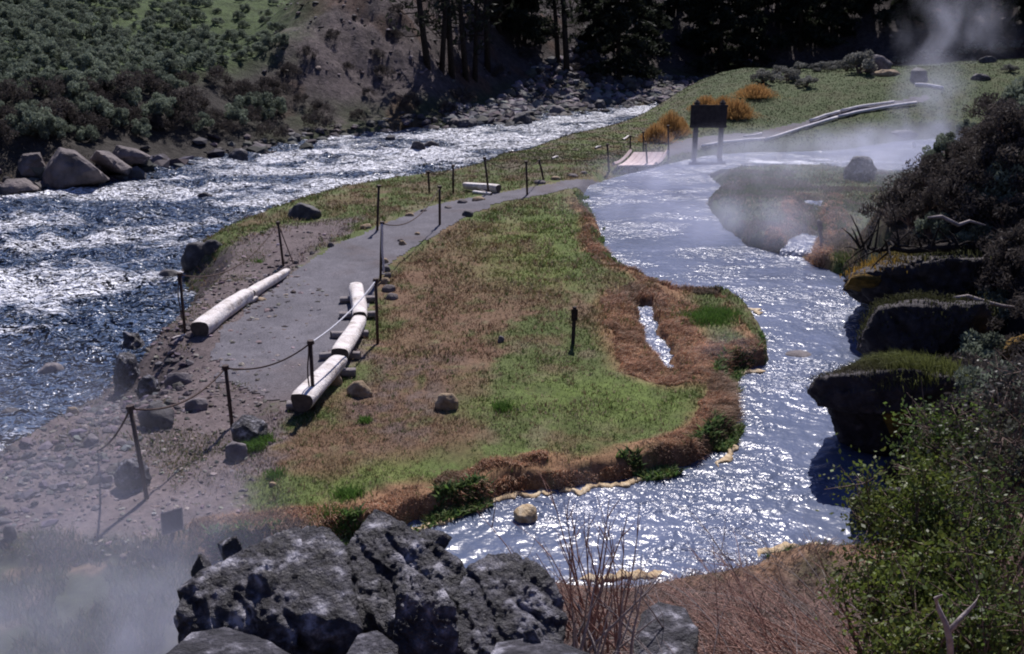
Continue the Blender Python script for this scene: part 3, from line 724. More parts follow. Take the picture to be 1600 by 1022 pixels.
# pale slabs on the far left shore
for (px, Y, th, lab) in [
 ([(62,290),(70,262),(92,230),(118,236),(150,262),(172,280),(150,294),(90,296)], 41.0, 3.0, 'largest tilted pale slab on the far left shore'),
 ([(140,250),(150,235),(170,236),(206,262),(200,274),(176,270)], 42.5, 2.4, 'tilted slab right of the largest one on the far shore'),
 ([(0,292),(10,280),(40,278),(66,296),(40,306),(0,308)], 39.5, 2.2, 'low flat slab at the waterline by the left edge'),
 ([(20,262),(34,240),(62,238),(72,262),(58,284),(28,280)], 42.0, 2.0, 'upright shattered slab left of the largest one'),
 ([(0,246),(6,222),(34,220),(44,240),(36,262),(0,264)], 43.5, 2.0, 'rounded brown slab at the left edge above the waterline'),
 ([(172,246),(182,226),(212,232),(236,244),(226,256),(196,258)], 44.0, 2.0, 'small pale slab on the far shore under the brush'),
 ([(50,236),(60,212),(84,210),(96,232),(80,246)], 44.5, 1.6, 'slab half hidden by brush above the largest one')]:
    rock_obj('rock_slab', outline_pts(px, Y, th, .8), M['slab'], lab, 5, .055, 2.6, px[0][0]+11, 'pale slabs on the far left shore', 'rock slab', False)
g_st = 'flat stones edging the gravel trail'
for i, (px, py, wp, hp) in enumerate([(600,412,16,8),(603,424,18,8),(606,434,16,8),(601,443,18,9),(607,456,26,10),(612,468,24,9),(572,357,22,7),(516,386,12,7),(487,397,10,5),(640,338,16,5),(662,331,12,4),(626,378,12,5),(652,368,12,5),(700,326,14,5),(722,318,20,6),(748,314,24,6),(756,303,22,6),(843,287,26,5),(868,281,20,5),(895,277,22,5),(912,272,16,4),(405,471,22,5),(401,459,12,6),(462,412,12,5),(425,760,14,6)]):
    ground_rock(px, py, wp, hp, M['slab' if i % 3 else 'rocktan'], ('small flat pale stone in the stack beside the sunlit rope post' if i < 6 else 'small flat pale stone on the right edge of the gravel trail' if px in (640,662,626,652,700,722) else 'small flat pale stone by the left logs' if px in (405,401,462,425) else 'small flat pale stone on the river side of the gravel trail'), 900+i, name='edging_stone', sub=3, depth=.9, group=g_st, cat='stone')
o = ground_rock(823,815,46,24,M['crust'],'yellow crusted round stone standing in the hot stream near the foreground boulders',77,depth=.8,base=P(823,815,ZS))
o = ground_rock(1250,560,60,7,M['rockgrey'],'submerged rounded rock under a smooth hump of the hot stream',78,depth=.7,base=P(1250,560,ZS-.05))

# ------------------------------------------------------------------ loose stones nobody could count
def scatter(name, xs, ys, size, col, m, seed=1, squash=.6, sub=1, zf=None):
    rg = np.random.default_rng(seed); D, F = ico(sub); n = len(xs); z = hgt(xs, ys) if zf is None else zf
    sc = size[:,None]*np.stack([rg.uniform(.7,1.3,n), rg.uniform(.7,1.3,n), squash*rg.uniform(.6,1.3,n)], 1)
    jit = 1+rg.uniform(-.28,.28,(n, len(D)))
    V = D[None]*jit[:,:,None]*sc[:,None,:]
    a = rg.uniform(0, 6.28, n); t = rg.uniform(-.5,.5,n)
    ct, st_ = np.cos(t)[:,None], np.sin(t)[:,None]; V = np.stack([V[...,0]*ct+V[...,2]*st_, V[...,1], -V[...,0]*st_+V[...,2]*ct], -1)
    ca, sa = np.cos(a)[:,None], np.sin(a)[:,None]; V = np.stack([V[...,0]*ca-V[...,1]*sa, V[...,0]*sa+V[...,1]*ca, V[...,2]], -1)
    V = V+np.stack([xs, ys, z+.12*size], 1)[:,None,:]
    FF = (F[None]+(np.arange(n)*len(D))[:,None,None]).reshape(-1, 3)
    me = np_mesh(name, V.reshape(-1, 3), FF, False, np.repeat(col, len(D), 0)); return tag(link(name, me, m), kind='stuff')
def sample_px(n, pg, seed, z=0.0, dens=None):
    """n random ground points inside a polygon of the plan"""
    rg = np.random.default_rng(seed); a = np.array(pg); x0, y0 = a.min(0); x1, y1 = a.max(0); y0 = max(y0, 1.5)
    X_, Y_ = [], []; c = 0
    while c < n:
        y = np.exp(rg.uniform(math.log(y0), math.log(y1), n*3)); x = rg.uniform(-1, 1, n*3)*(.60*y+1)
        k = (x > x0) & (x < x1); x = x[k]; y = y[k]; k = sdpoly(x, y, pg) > 0; x = x[k]; y = y[k]
        if dens is not None: k = rg.uniform(0, 1, len(x)) < dens(x, y); x = x[k]; y = y[k]
        X_.append(x); Y_.append(y); c += len(x)
        if not len(x) and c == 0 and rg.uniform() < .02: break
    return np.concatenate(X_)[:n], np.concatenate(Y_)[:n]
def sizes(n, lo, hi, seed, p=2.5): return lo+(hi-lo)*np.random.default_rng(seed).uniform(0, 1, n)**p
def greys(n, seed, base, v=.5): 
    rg = np.random.default_rng(seed); return np.clip(C(*base)[None]*(1+rg.uniform(-v, v, n))[:,None]*(1+rg.uniform(-.12,.12,(n,3))), .01, .8)
x, y = sample_px(9000, DIRT, 5, dens=lambda x, y: np.clip(.25+1.0*fbm(x, y, .6, 3, 81)+.8*((x < -4)&(y<24)), .04, 1))
scatter('pebbles', x, y, sizes(9000, .005, .05, 6, 4)*np.clip(y/14, .8, 1.6), greys(9000, 7, (.17,.145,.14), .7), M['pebble'])
shore = poly([(0,600),(120,560),(240,440),(300,400),(330,400),(280,450),(300,520),(290,640),(200,700),(150,800),(0,840),(-60,700)])
x, y = sample_px(3500, shore, 8, dens=lambda x, y: np.clip(.5+1.2*fbm(x, y, .8, 3, 82), .05, 1))
scatter('shore_stones', x, y, sizes(len(x), .010, .10, 9, 6), greys(len(x), 10, (.10,.088,.095), .6), M['pebble'])
k = 9000; q = RNG.uniform(-.30, .55, k); yy = np.exp(RNG.uniform(math.log(48), math.log(130), k)); xx = q*yy
kk = (sdpoly(xx, yy, FAR) > 5+4*ss(-.12,.02,q)) & (q+.03*vn2(xx*.4,yy*.4) > -.23); xx, yy = xx[kk], yy[kk]
scatter('scree', xx, yy, sizes(len(xx), .03, .24, 12, 3.6), greys(len(xx), 13, (.13,.11,.11), .9), M['pebble'], squash=.5)
bar = poly([(700,200),(800,190),(870,172),(950,166),(1060,158),(1170,140),(1170,128),(1060,134),(930,140),(850,150),(760,175),(690,190)], ZR)
x, y = sample_px(2600, bar, 14); scatter('river_cobbles', x, y, sizes(2600, .08, .55, 15, 2.4), greys(2600, 16, (.12,.11,.115), .7), M['pebble'], squash=.7)
sl = [(a, b) for a, b in far_shore[:7]]; rg = np.random.default_rng(3); xs = []; ys = []
for i in range(500):
    t = rg.uniform(0, len(far_shore)-1.001); j = int(t); f_ = t-j; xs.append(far_shore[j][0]*(1-f_)+far_shore[j+1][0]*f_+rg.normal(0,.6)); ys.append(far_shore[j][1]*(1-f_)+far_shore[j+1][1]*f_+.5+rg.normal(0,.6))
xs = np.array(xs); ys = np.array(ys); scatter('far_shore_stones', xs, ys, sizes(500,.08,.5,18,2), greys(500,19,(.08,.072,.075),.6), M['pebble'], zf=np.maximum(hgt(xs,ys), ZR-.05))
x, y = sample_px(420, poly([(330,550),(455,425),(560,365),(700,330),(560,480),(470,620),(350,640)]), 21)
scatter('pale_chips', x, y, sizes(420, .004, .016, 22, 3), greys(420, 23, (.45,.40,.38), .3), M['pebble'], squash=.4)

# ------------------------------------------------------------------ rope posts, ropes
def lerp(a, b, t): return tuple(a[i]+(b[i]-a[i])*t for i in range(3))
POSTS = [
 (230,779,203,635,'nearest iron rope post, leaning left in the thin steam'),
 (363,668,352,572,'leaning iron rope post standing behind the dark mottled boulder'),
 (490,640,485,533,'iron rope post at the end of the nearest log'),
 (289,523,281,427,'iron rope post at the near end of the left log pair'),
 (590,537,587,436,'iron rope post standing in the meadow edge right of the crossed sleepers'),
 (443,415,434,347,'iron rope post at the far end of the left log pair'),
 (589,360,592,290,'iron rope post on the river side of the trail above the log rows'),
 (594,437,597,347,'iron rope post with a sunlit rope hanging down along it'),
 (687,352,687,291,'iron rope post on the meadow side of the trail half way up'),
 (671,303,669,268,'thin short post nearest the river left of the far single log'),
 (708,303,708,258,'thin post by the river just left of the far single log'),
 (764,303,757,246,'leaning post in front of the far single log'),
 (824,305,822,252,'rope post standing on the trail edge right of the far single log'),
 (851,284,842,250,'left leaning thin post on the river side past the far single log'),
 (952,268,949,225,'post at the near left corner of the pale plank ramp'),
 (985,243,985,212,'short post behind the left edge of the pale plank ramp'),
 (1006,239,1005,206,'short post behind the middle of the pale plank ramp'),
 (1012,262,1009,224,'post in front of the pale plank ramp at its near right side'),
 (1045,248,1044,196,'tall thin post at the far right corner of the pale plank ramp')]
bases = PGs([(a, b) for a, b, *_ in POSTS]); tops = []
for (bx, by, tx, ty, lab), g in zip(POSTS, bases):
    t = PD(tx, ty, g[1]); tops.append(t); e = empty('rope_post', g); tag(e, lab, 'post', 'iron posts carrying the trail rope')
    L = Vector(t)-Vector(g); b = MB(); r = .030 if px_scale(g) > 60 else .036
    b.tube([(0,0,-.12), tuple(L*.5), tuple(L)], [r, r, r*.95], 8); b.build('shaft', M['post'], e, True)
    b = MB(); u = L.normalized(); b.tube([tuple(L-u*.05), tuple(L+u*.012)], [r*1.7, r*1.7], 8); b.tube([tuple(L-u*.03+Vector((-.06,0,0))), tuple(L-u*.03+Vector((.06,0,0)))], .011, 6)
    b.build('cap', M['post'], e, False)
def rope(i, j, sag, lab, m='rope', r=.013, off=.02):
    a, b = tops[i] if isinstance(i, int) else i, tops[j] if isinstance(j, int) else j
    pts = []
    for k in range(25):
        t = k/24; p = lerp(a, b, t); pts.append((p[0], p[1], p[2]-.03-sag*4*t*(1-t)))
    B = MB(); B.tube(pts, r, 6); o = B.build('rope', M[m], None, True, loc=pts[0]); tag(o, lab, 'rope', 'ropes between the trail posts')
rope(0, 1, .22, 'dark rope sagging between the nearest leaning post and the post behind the mottled boulder')
rope(1, 2, .16, 'dark rope between the post behind the mottled boulder and the post at the nearest log')
rope(2, 4, .10, 'sunlit rope crossing over the right hand log row', 'ropelit')
rope(3, 5, .45, 'deeply sagging rope behind the left log pair')
rope(7, 8, .40, 'dark rope drooping over the trail from the post with the sunlit rope')
rope(12, 13, .12, 'thin rope across to the left leaning thin post')
rope(11, 12, .25, 'thin rope between the two posts around the far single log')
rope(9, 10, .15, 'thin rope by the river left of the far single log')
rope(0, PG(150, 702), .10, 'dark rope running from the nearest leaning post down to the gravel at the left')
rope(5, PG(459, 412), .0, 'short guy rope slanting down right from a post beyond the left logs')
def hang(a, L, lab, m, dx=-.03, r=.012):
    p = [(a[0]+dx*(.4+.6*min(1,t*3))+.008*math.sin(t*9), a[1]-.03, a[2]-.03-L*t) for t in np.linspace(0, 1, 14)]
    B = MB(); B.tube(p, r, 6); o = B.build('rope', M[m], None, True, loc=p[0]); tag(o, lab, 'rope', 'rope ends hanging from posts')
hang(tops[3], .85, 'dark rope end hanging beside the post at the left log pair', 'rope', -.06)
hang(tops[2], 1.0, 'dark rope end hanging beside the post at the nearest log', 'rope', -.06)
hang(tops[7], 1.15, 'bright sunlit rope hanging straight down beside its post', 'ropelit', -.01, .026)

# ------------------------------------------------------------------ logs and sleepers
def log(a, b, ra, rb, lab, seed, group, name='log', m='log', flat=.62, endm='logend'):
    a, b = Vector(a), Vector(b); ax = (b-a); L = ax.length; ax.normalize(); side = ax.cross(Vector((0,0,1))).normalized(); up = side.cross(ax)
    n = 22; K = 16; rg = np.random.default_rng(seed); V = []; F = []
    for i in range(K+1):
        t = i/K; c = a+(b-a)*t+up*.006*math.sin(t*7+seed)+side*.012*math.sin(t*5+seed*2); r0 = ra+(rb-ra)*t
        for k in range(n):
            an = 2*math.pi*k/n; rr = r0*(1+.05*math.sin(3*an+seed)+.035*math.sin(5*an+t*6)+.03*float(vn2(t*L*3, an*2, seed)))
            sx, sz = math.cos(an)*rr, math.sin(an)*rr
            if sz > flat*r0: sz = flat*r0+(sz-flat*r0)*.25
            if i in (0, K): sx *= .94; sz *= .94
            V.append(tuple(c-a+side*sx+up*sz))
    for i in range(K):
        for k in range(n): F.append([i*n+k, (i+1)*n+k, (i+1)*n+(k+1) % n, i*n+(k+1) % n])
    e = empty(name, tuple(a)); tag(e, lab, name.replace('_', ' '), group)
    link('trunk', np_mesh('trunk', V, F, True), M[m], e)
    for s, i in ((0,0),(1,K)):
        cc = np.mean([V[i*n+k] for k in range(n)], 0); EV = [tuple(cc-np.array(ax)*(.004 if s == 0 else -.004))]+[tuple(np.array(V[i*n+k])*1.0-np.array(ax)*(.002 if s == 0 else -.002)) for k in range(n)]
        EF = [[0, 1+(k+1) % n, 1+k] if s else [0, 1+k, 1+(k+1) % n] for k in range(n)]
        link('end_face', np_mesh('end_face', EV, EF), M[endm], e)
def at(px, py, h): return PG(px, py, h)   # a point h above the ground that is seen at the pixel
gl = 'bleached logs laid as trail barriers'
log(at(470,628,.26), at(529,564,.24), .185, .15, 'nearest bleached log of the right row, its dark sawn end facing the viewer', 1, gl)
log(at(531,554,.25), at(561,500,.24), .16, .14, 'middle bleached log of the right row', 2, gl)
log(at(562,495,.25), at(557,448,.24), .15, .16, 'farthest bleached log of the right row, pointing straight up the trail', 3, gl)
log(at(311,513,.16), at(386,459,.16), .20, .17, 'near bleached log of the left pair with its dark end beside the post', 4, gl)
log(at(391,459,.13), at(448,423,.12), .14, .09, 'far tapering bleached log of the left pair', 5, gl)
log(at(779,294,.17), at(726,289,.17), .17, .13, 'single short bleached log far up the trail by the river', 6, gl)
gs = 'short sleepers under the right row of logs'
for i, (x0, x1, y_, lab) in enumerate([(531,586,469,'farthest cross sleeper under the right row of logs'),(530,588,493,'second farthest cross sleeper, under the joint of two logs'),
    (517,575,523,'cross sleeper under the middle log'),(500,563,556,'cross sleeper at the near end of the middle log'),(505,556,582,'mostly hidden cross sleeper half way along the nearest log'),(448,485,634,'stub of a cross sleeper under the dark end of the nearest log')]):
    log(at(x0, y_, .07), at(x1, y_-2, .07), .085, .08, lab, 20+i, gs, 'sleeper', 'sleeper', .7)
log(at(270,529,.03), at(296,520,.03), .028, .02, 'thin pale stick lying by the foot of the left log post', 31, None, 'stick', 'log')
log(at(389,470,.05), at(402,466,.05), .06, .06, 'small wooden block beside the joint of the left logs', 32, None, 'wood_block', 'log')
log(at(740,300,.05), at(768,303,.05), .07, .06, 'short piece of wood lying at the post before the far single log', 33, None, 'wood_block', 'log')
for i, (a, b, c, d, lab) in enumerate([(974,218,982,212,'pale stick on the grass left of the plank ramp'),(862,247,872,244,'pale stick on the grassy river point'),(930,231,938,228,'second pale stick farther up the grassy river point')]):
    log(at(a,b,.05), at(c,d,.05), .05, .04, lab, 40+i, None, 'stick', 'log')

# ------------------------------------------------------------------ plank ramp, signs, stakes, edging timbers
e = empty('plank_ramp', at(998,250,.10)); tag(e, 'pale plank ramp bridging a dip in the trail', 'footbridge'); o0 = Vector(e.location)
c00, c10, c11, c01 = [Vector(at(*c)) for c in ((964,260,.22),(1020,259,.22),(1038,239,.24),(990,239,.24))]
b = MB(); nP = 5
for k in range(nP):
    t0, t1 = k/nP+.006, (k+1)/nP-.006; rows = []
    for j in range(9):
        s = j/8; a_ = c00.lerp(c01, s); b_ = c10.lerp(c11, s); lift = .10*(2*s-1)**2-.06
        rows.append((a_.lerp(b_, t0)+Vector((0,0,lift)), a_.lerp(b_, t1)+Vector((0,0,lift))))
    V = []; F = []
    for (p, q) in rows: V += [tuple(p-o0), tuple(q-o0), tuple(p-o0-Vector((0,0,.05))), tuple(q-o0-Vector((0,0,.05)))]
    for j in range(8):
        i0 = j*4; F += [[i0,i0+1,i0+5,i0+4],[i0+2,i0+6,i0+7,i0+3],[i0,i0+4,i0+6,i0+2],[i0+1,i0+3,i0+7,i0+5]]
    F += [[0,2,3,1],[32,33,35,34]]; b.add(V, F)
b.build('deck', M['plank'], e)
for (p, q) in ((c00, c01), (c10, c11)):
    sgn = -1 if p is c00 else 1; pts = [p.lerp(q, j/8)+Vector((sgn*.13,0,.10*(2*j/8-1)**2+.00))-o0 for j in range(9)]
    b = MB(); b.tube([tuple(v) for v in pts], .075, 4); b.build('side_beam', M['plank'], e)
Ys = 43.2; gz = hz(PD(1088,236,Ys)[0], Ys)
e = empty('notice_board', (PD(1107,236,Ys)[0], Ys, gz)); tag(e, 'dark wooden notice board on two posts at the steaming stream, seen from behind', 'sign'); o0 = Vector(e.location)
pa, pb = Vector(PD(1078,199,Ys)), Vector(PD(1137,164,Ys)); c = (pa+pb)/2-o0; hw, hh = (pb.x-pa.x)/2, (pb.z-pa.z)/2
b = MB(); b.box(c, (hw,0,0), (0,.035,0), (0,0,hh-.0)); b.build('panel', M['signwood'], e, bevel=.01)
b = MB(); b.box(c+Vector((0,-.045,hh-.04)), (hw+.02,0,0), (0,.012,0), (0,0,.05)); b.box(c+Vector((0,-.045,-hh+.04)), (hw+.02,0,0), (0,.012,0), (0,0,.05)); b.build('rail', M['signwood'], e)
for pxx in (1088, 1128):
    x0 = PD(pxx,200,Ys)[0]-o0.x; zt = PD(pxx,162,Ys)[2]-o0.z; b = MB(); b.tube([(x0,.12,-.6),(x0,.12,zt)], .115, 10); p_ = b.build('support_post', M['signpost'], e, True)
    b = MB(); b.tube([(x0,.12,zt),(x0,.12,zt+.04),(x0,.12,zt+.16)], [.13,.13,.02], 10); q_ = b.build('post_cap', M['signwood'], p_)
g = Vector(PG(268,842)); e = empty('small_sign', g); tag(e, 'small tilted metal sign on a short post in the steam beside the foreground boulders', 'sign')
w_ = Vector((.118,.02,.03)); h_ = Vector((-.012,.05,.112)); cz = Vector(PD(269,815,g.y-.02))-g
b = MB(); b.box(cz, w_, w_.cross(h_).normalized()*.006, h_); b.build('panel', M['signpost'], e)
b = MB(); nrm = w_.cross(h_).normalized(); 
for s in (-1,1): b.box(cz+w_*s, w_.normalized()*.006, nrm*.012, h_*1.04); b.box(cz+h_*s, w_*1.0, nrm*.012, h_.normalized()*.006)
b.build('rim', M['sleeper'], e)
b = MB(); b.tube([(0,0,-.1), tuple(cz+Vector((0,.03,-.02)))], .022, 6); b.build('short_post', M['signwood'], e)
def stake(bx, by, tx, ty, wdt, m, lab, head=None):
    g = Vector(PG(bx, by)); t = Vector(PD(tx, ty, g.y))-g; e = empty('marker_stake', g); tag(e, lab, 'stake')
    b = MB(); b.box(t/2-Vector((0,0,.03)), (wdt,0,0), (0,wdt*.7,0), t/2+Vector((0,0,.05))); b.build('shaft', M[m], e, bevel=.004)
    if head:
        b = MB(); b.box(t*.82+Vector((0,-wdt-.01,0)), (wdt*1.7,0,0), (0,.008,0), t*.16); b.build('marker_plate', M[head], e)
stake(895,537,898,481,.035,'signwood','dark charred stake standing alone in the meadow','bark')
stake(1286,382,1279,345,.04,'sleeper','thin grey stake beside the small brook on the far bank','sleeper')
stake(1430,244,1427,222,.05,'sleeper','pale slatted stake on the green slope by the steaming stream','timber')
gt = 'white timbers edging the upper trail'
def timber(pts, r, lab):
    p = [at(a, b, .14) for a, b in pts]; B = MB(); q = []
    for a, b in zip(p[:-1], p[1:]): q += [lerp(a, b, t) for t in (0,.33,.66)]
    q.append(p[-1]); q = [(a, b, max(hz(a, b)+.10, c-.04)) for a, b, c in q]
    B.tube(q, r, 8); o = B.build('edging_timber', M['timber'], None, True, loc=q[0]); tag(o, lab, 'timber', gt)
timber([(1097,227),(1130,221),(1195,216)], .075, 'near white timber running from behind the notice board')
timber([(1196,217),(1240,203),(1275,192),(1308,182)], .08, 'middle white timber on the stream side of the upper trail')
timber([(1310,181),(1350,172),(1390,165),(1432,159)], .08, 'farthest white timber on the stream side of the upper trail')
timber([(1266,187),(1290,179),(1312,173)], .07, 'short white timber on the uphill side of the upper trail')
timber([(1314,172),(1350,164),(1397,158)], .07, 'long white timber on the uphill side of the upper trail')
timber([(1162,212),(1178,210),(1190,207)], .05, 'short pale timber lying above the near white timber')
timber([(1430,131),(1452,132),(1474,136)], .09, 'pale timber lying high on the far green slope')

# ------------------------------------------------------------------ yellow mineral rim of the hot stream
def crust(pts, lab, rw, seed):
    p = []; pl = [P(a, b, ZS) for a, b in pts]
    for a, b in zip(pl[:-1], pl[1:]):
        for t in np.linspace(0, 1, 16, endpoint=False): p.append(lerp(a, b, t))
    p = np.array(p); n = 14; V = []; F = []
    for i in range(len(p)):
        d = p[min(i+1, len(p)-1)]-p[max(i-1, 0)]; d = d/(np.linalg.norm(d)+1e-9); s = np.array([-d[1], d[0], 0]); k_ = i*.31
        endf = min(1, i/6, (len(p)-1-i)/6)+.02
        wv = rw*(1+.55*float(vn2(k_, 3.3, seed))+.35*float(vn2(k_*3.1, 1.3, seed)))*endf; hh = .030*(1+.5*float(vn2(k_*2, 9.1, seed)))*endf
        c0 = p[i]+s*.10*float(vn2(k_*.8, 5.5, seed+1))
        for k in range(n):
            an = 2*math.pi*k/n; V.append(tuple(c0+s*wv*math.cos(an)*(1+.12*math.sin(an*3+k_))+np.array([0,0,.005+hh*math.sin(an)])))
    for i in range(len(p)-1):
        for k in range(n): F.append([i*n+k, (i+1)*n+k, (i+1)*n+(k+1) % n, i*n+(k+1) % n])
    base = p[0]; V = np.array(V)-base; o = link('mineral_rim', np_mesh('mineral_rim', V, F, True), M['crust']); o.location = tuple(base)
    tag(o, lab, 'mineral crust', 'mineral rims at the edge of the hot stream')
crust([(640,832),(665,824),(700,812),(735,800),(770,782),(800,776),(835,772),(872,771)], 'yellow mineral rim curving from the foreground boulders along the turf bank', .065, 3)
crust([(874,770),(905,766),(940,762),(985,754),(1022,747),(1056,741)], 'pale knobbly mineral rim below the long rust coloured bank', .075, 5)
crust([(1100,592),(1130,586),(1165,582),(1200,580)], 'flat pale mineral lip below the island tip', .10, 9)
crust([(1160,482),(1180,486),(1190,492)], 'small pale mineral lip at the upper corner of the island', .08, 12)
crust([(1120,730),(1140,712),(1156,690)], 'thin ochre mineral rim at the corner of the meadow bank', .05, 13)
crust([(1040,570),(1062,582),(1085,592)], 'pinkish mineral fan where the small brook meets the hot stream', .15, 15)
crust([(905,902),(950,905),(1000,900),(1040,893)], 'tan mineral crust on the near bank by the bare stems', .07, 17)
crust([(1180,868),(1220,858),(1265,856),(1310,862)], 'pale mineral crust capping the near bank below the leafy bush', .06, 19)
crust([(340,872),(380,868),(410,866),(440,862)], 'flat tan mineral shelf behind the largest foreground boulder', .22, 23)
# ------------------------------------------------------------------ ground cover: blades as one mesh per kind
def blades(name, xs, ys, hgt_, wid, col, seed, lean=.5, dirx=None, diry=None, droop=0.0, m='blade', z=None):
    rg = np.random.default_rng(seed); n = len(xs); z = hgt(xs, ys) if z is None else z
    a = rg.uniform(0, 6.283, n); wv = np.stack([np.cos(a), np.sin(a), np.zeros(n)], 1)*wid[:,None]*.5
    l = rg.uniform(0, 6.283, n); lx, ly = np.cos(l), np.sin(l)
    if dirx is not None: lx = lx*.5+dirx; ly = ly*.5+diry
    k = lean*rg.uniform(.2, 1.2, n)*hgt_
    b = np.stack([xs, ys, z-.01], 1); md = b+np.stack([lx*k*.4, ly*k*.4, hgt_*.62*(1-.2*droop)], 1); tp = b+np.stack([lx*k, ly*k, hgt_*(1-droop*rg.uniform(.3,1.2,n))], 1)
    V = np.stack([b-wv, b+wv, md+wv*.8, md-wv*.8, tp], 1).reshape(-1, 3)
    i = np.arange(n)*5; F = np.concatenate([np.stack([i, i+1, i+2], 1), np.stack([i, i+2, i+3], 1), np.stack([i+3, i+2, i+4], 1)])
    cc = np.repeat(col, 5, 0)
    return tag(link(name, np_mesh(name, V, F, False, cc), M[m]), kind='stuff')
def land_pts(n, y0, y1, q0, q1, seed, keep):
    rg = np.random.default_rng(seed); X_, Y_ = [], []; c = 0; tries = 0
    while c < n and tries < 30:
        y = np.exp(rg.uniform(math.log(y0), math.log(y1), n)); x = rg.uniform(q0, q1, n)*(y*1.0+1.5)
        k = keep(x, y, rg); X_.append(x[k]); Y_.append(y[k]); c += int(k.sum()); tries += 1
    return np.concatenate(X_)[:n], np.concatenate(Y_)[:n]
def inpath(x, y): return np.maximum(sdpoly(x, y, PATH), sdpoly(x, y, PATH2))
def k_meadow(x, y, rg):
    st = sdpoly(x, y, STREAM); sd = sdpoly(x, y, DIRT); sr = sdpoly(x, y, RIVER); rb = sdpoly(x, y, RBANK)
    p = np.clip(.65+.9*fbm(x, y, 1.4, 3, 91), .08, 1)
    return (st < -.3) & (sd < .3+.4*rg.normal(size=len(x))*.6) & (sr < -.8) & (inpath(x, y) < -.08-.2*rg.random(len(x))) & (rb < .1) & (rg.random(len(x)) < p)
n = 170000; x, y = land_pts(n, 10.2, 44, -.5, .62, 31, k_meadow); rg = np.random.default_rng(32)
c = tcol(x, y, np.zeros_like(x)+.1)*rg.uniform(.6, 1.55, len(x))[:,None]*rg.uniform(.85, 1.15, (len(x), 3))
straw = rg.random(len(x)) < np.clip(.08+.4*fbm(x, y, 1.1, 4, 93), .01, .5); c[straw] = c_straw*rg.uniform(.5, 1.2, straw.sum())[:,None]
h = rg.uniform(.012, .045, len(x))*np.clip(y/15, .9, 1.8)*np.where(straw, 1.3, 1)*(1+.6*np.clip(fbm(x,y,2.0,3,95),0,1)*2); wd = rg.uniform(.006, .014, len(x))*np.clip(y/13, .9, 2.4)
blades('meadow_grass', x, y, h, wd, c, 33, 1.0)
n = 30000; x0, y0 = land_pts(n//6, 10.2, 40, -.5, .5, 131, k_meadow); rg = np.random.default_rng(132)
x = np.repeat(x0, 6)+rg.normal(0, .02, len(x0)*6); y = np.repeat(y0, 6)+rg.normal(0, .02, len(x0)*6)
kind = np.repeat(rg.random(len(x0)), 6); c = np.where((kind < .35)[:,None], c_straw*1.1, np.where((kind < .7)[:,None], C(.07,.11,.03), C(.15,.09,.06)))*rg.uniform(.6,1.4,len(x))[:,None]
blades('meadow_tufts', x, y, rg.uniform(.03, .085, len(x))*np.clip(y/15,.9,1.6), rg.uniform(.005, .012, len(x))*np.clip(y/13,.9,2), c, 133, .9)
def k_far(x, y, rg):
    st = sdpoly(x, y, STREAM); sr = sdpoly(x, y, RIVER); rb = sdpoly(x, y, RBANK)
    return (st < -.3) & (sr < -.6) & (inpath(x, y) < -.1) & (rb < .5) & (sdpoly(x, y, FAR) < 0)
x, y = land_pts(90000, 40, 78, -.1, .6, 34, k_far); rg = np.random.default_rng(35)
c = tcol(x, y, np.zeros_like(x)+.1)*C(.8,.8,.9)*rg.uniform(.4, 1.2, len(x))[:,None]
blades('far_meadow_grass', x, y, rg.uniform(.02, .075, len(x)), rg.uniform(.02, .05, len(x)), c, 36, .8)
# sparse tufts on the bare dirt
x, y = sample_px(9000, DIRT, 37, dens=lambda x, y: np.clip(1.6*fbm(x, y, .9, 3, 96)-.25+.35*(y > 22), 0, 1)); rg = np.random.default_rng(38)
k = inpath(x, y) < -.05; x, y = x[k], y[k]; c = np.where(rg.random(len(x))[:,None] < .45, c_straw*.8, c_green*1.1)*rg.uniform(.6,1.3,len(x))[:,None]
blades('dirt_tufts', x, y, rg.uniform(.02, .07, len(x)), rg.uniform(.008, .02, len(x)), c, 39, .9)
# rust coloured turf hanging over the stream banks
def k_rust(x, y, rg):
    st = sdpoly(x, y, STREAM); n = fbm(x, y, 1.1, 3, 97)
    a = (st > -.62-.3*n) & (st < -.06) & (x < 4.6) & (x > -4.3) & (y > 9.8) & (y < 32) & ((n+fbm(x, y, .35, 2, 98) > -.42) | (st > -.25))
    b = (dline(x, y, BROOK1) < .95+.4*n) & (dline(x, y, BROOK1) > .15); b2 = (dline(x, y, BROOK2) < .9) & (dline(x, y, BROOK2) > .22)
    k = (a | b | b2) & (st < -.06)
    g = np.exp(-(((x-P(1110,495)[0])/.55)**2+((y-P(1110,495)[1])/.6)**2)) > .4
    near = (y < 10.6) & (x > -1.2)
    return k & ~g & ~near & (y > 10.2)
n = 90000; x, y = land_pts(n, 10.2, 33, -.32, .34, 41, k_rust); rg = np.random.default_rng(42)
s0 = sdpoly(x, y, STREAM); ex = (sdpoly(x+.05, y, STREAM)-s0)/.05; ey = (sdpoly(x, y+.05, STREAM)-s0)/.05
tus = np.clip(fbm(x, y, 2.6, 3, 99)+.35, 0, 1); tone = 1.3*rg.uniform(.5, 1.5, len(x))*(1+.6*fbm(x, y, 3.1, 3, 101))
pal = np.stack([C(.30,.15,.085), C(.20,.105,.065), C(.36,.25,.17), C(.27,.17,.12)]); c = pal[rg.integers(0, 4, len(x))]*tone[:,None]
c = np.where((fbm(x, y, .8, 3, 103) > .15)[:,None], c*.45+C(.16,.125,.09)*tone[:,None]*.55, c)
blades('rust_turf', x, y, (.03+.12*tus)*rg.uniform(.6, 1.3, len(x)), rg.uniform(.006, .013, len(x))*np.clip(y/13,.9,2), np.clip(c, .01, .7), 43, 1.1, ex*1.0, ey*1.0, .45)
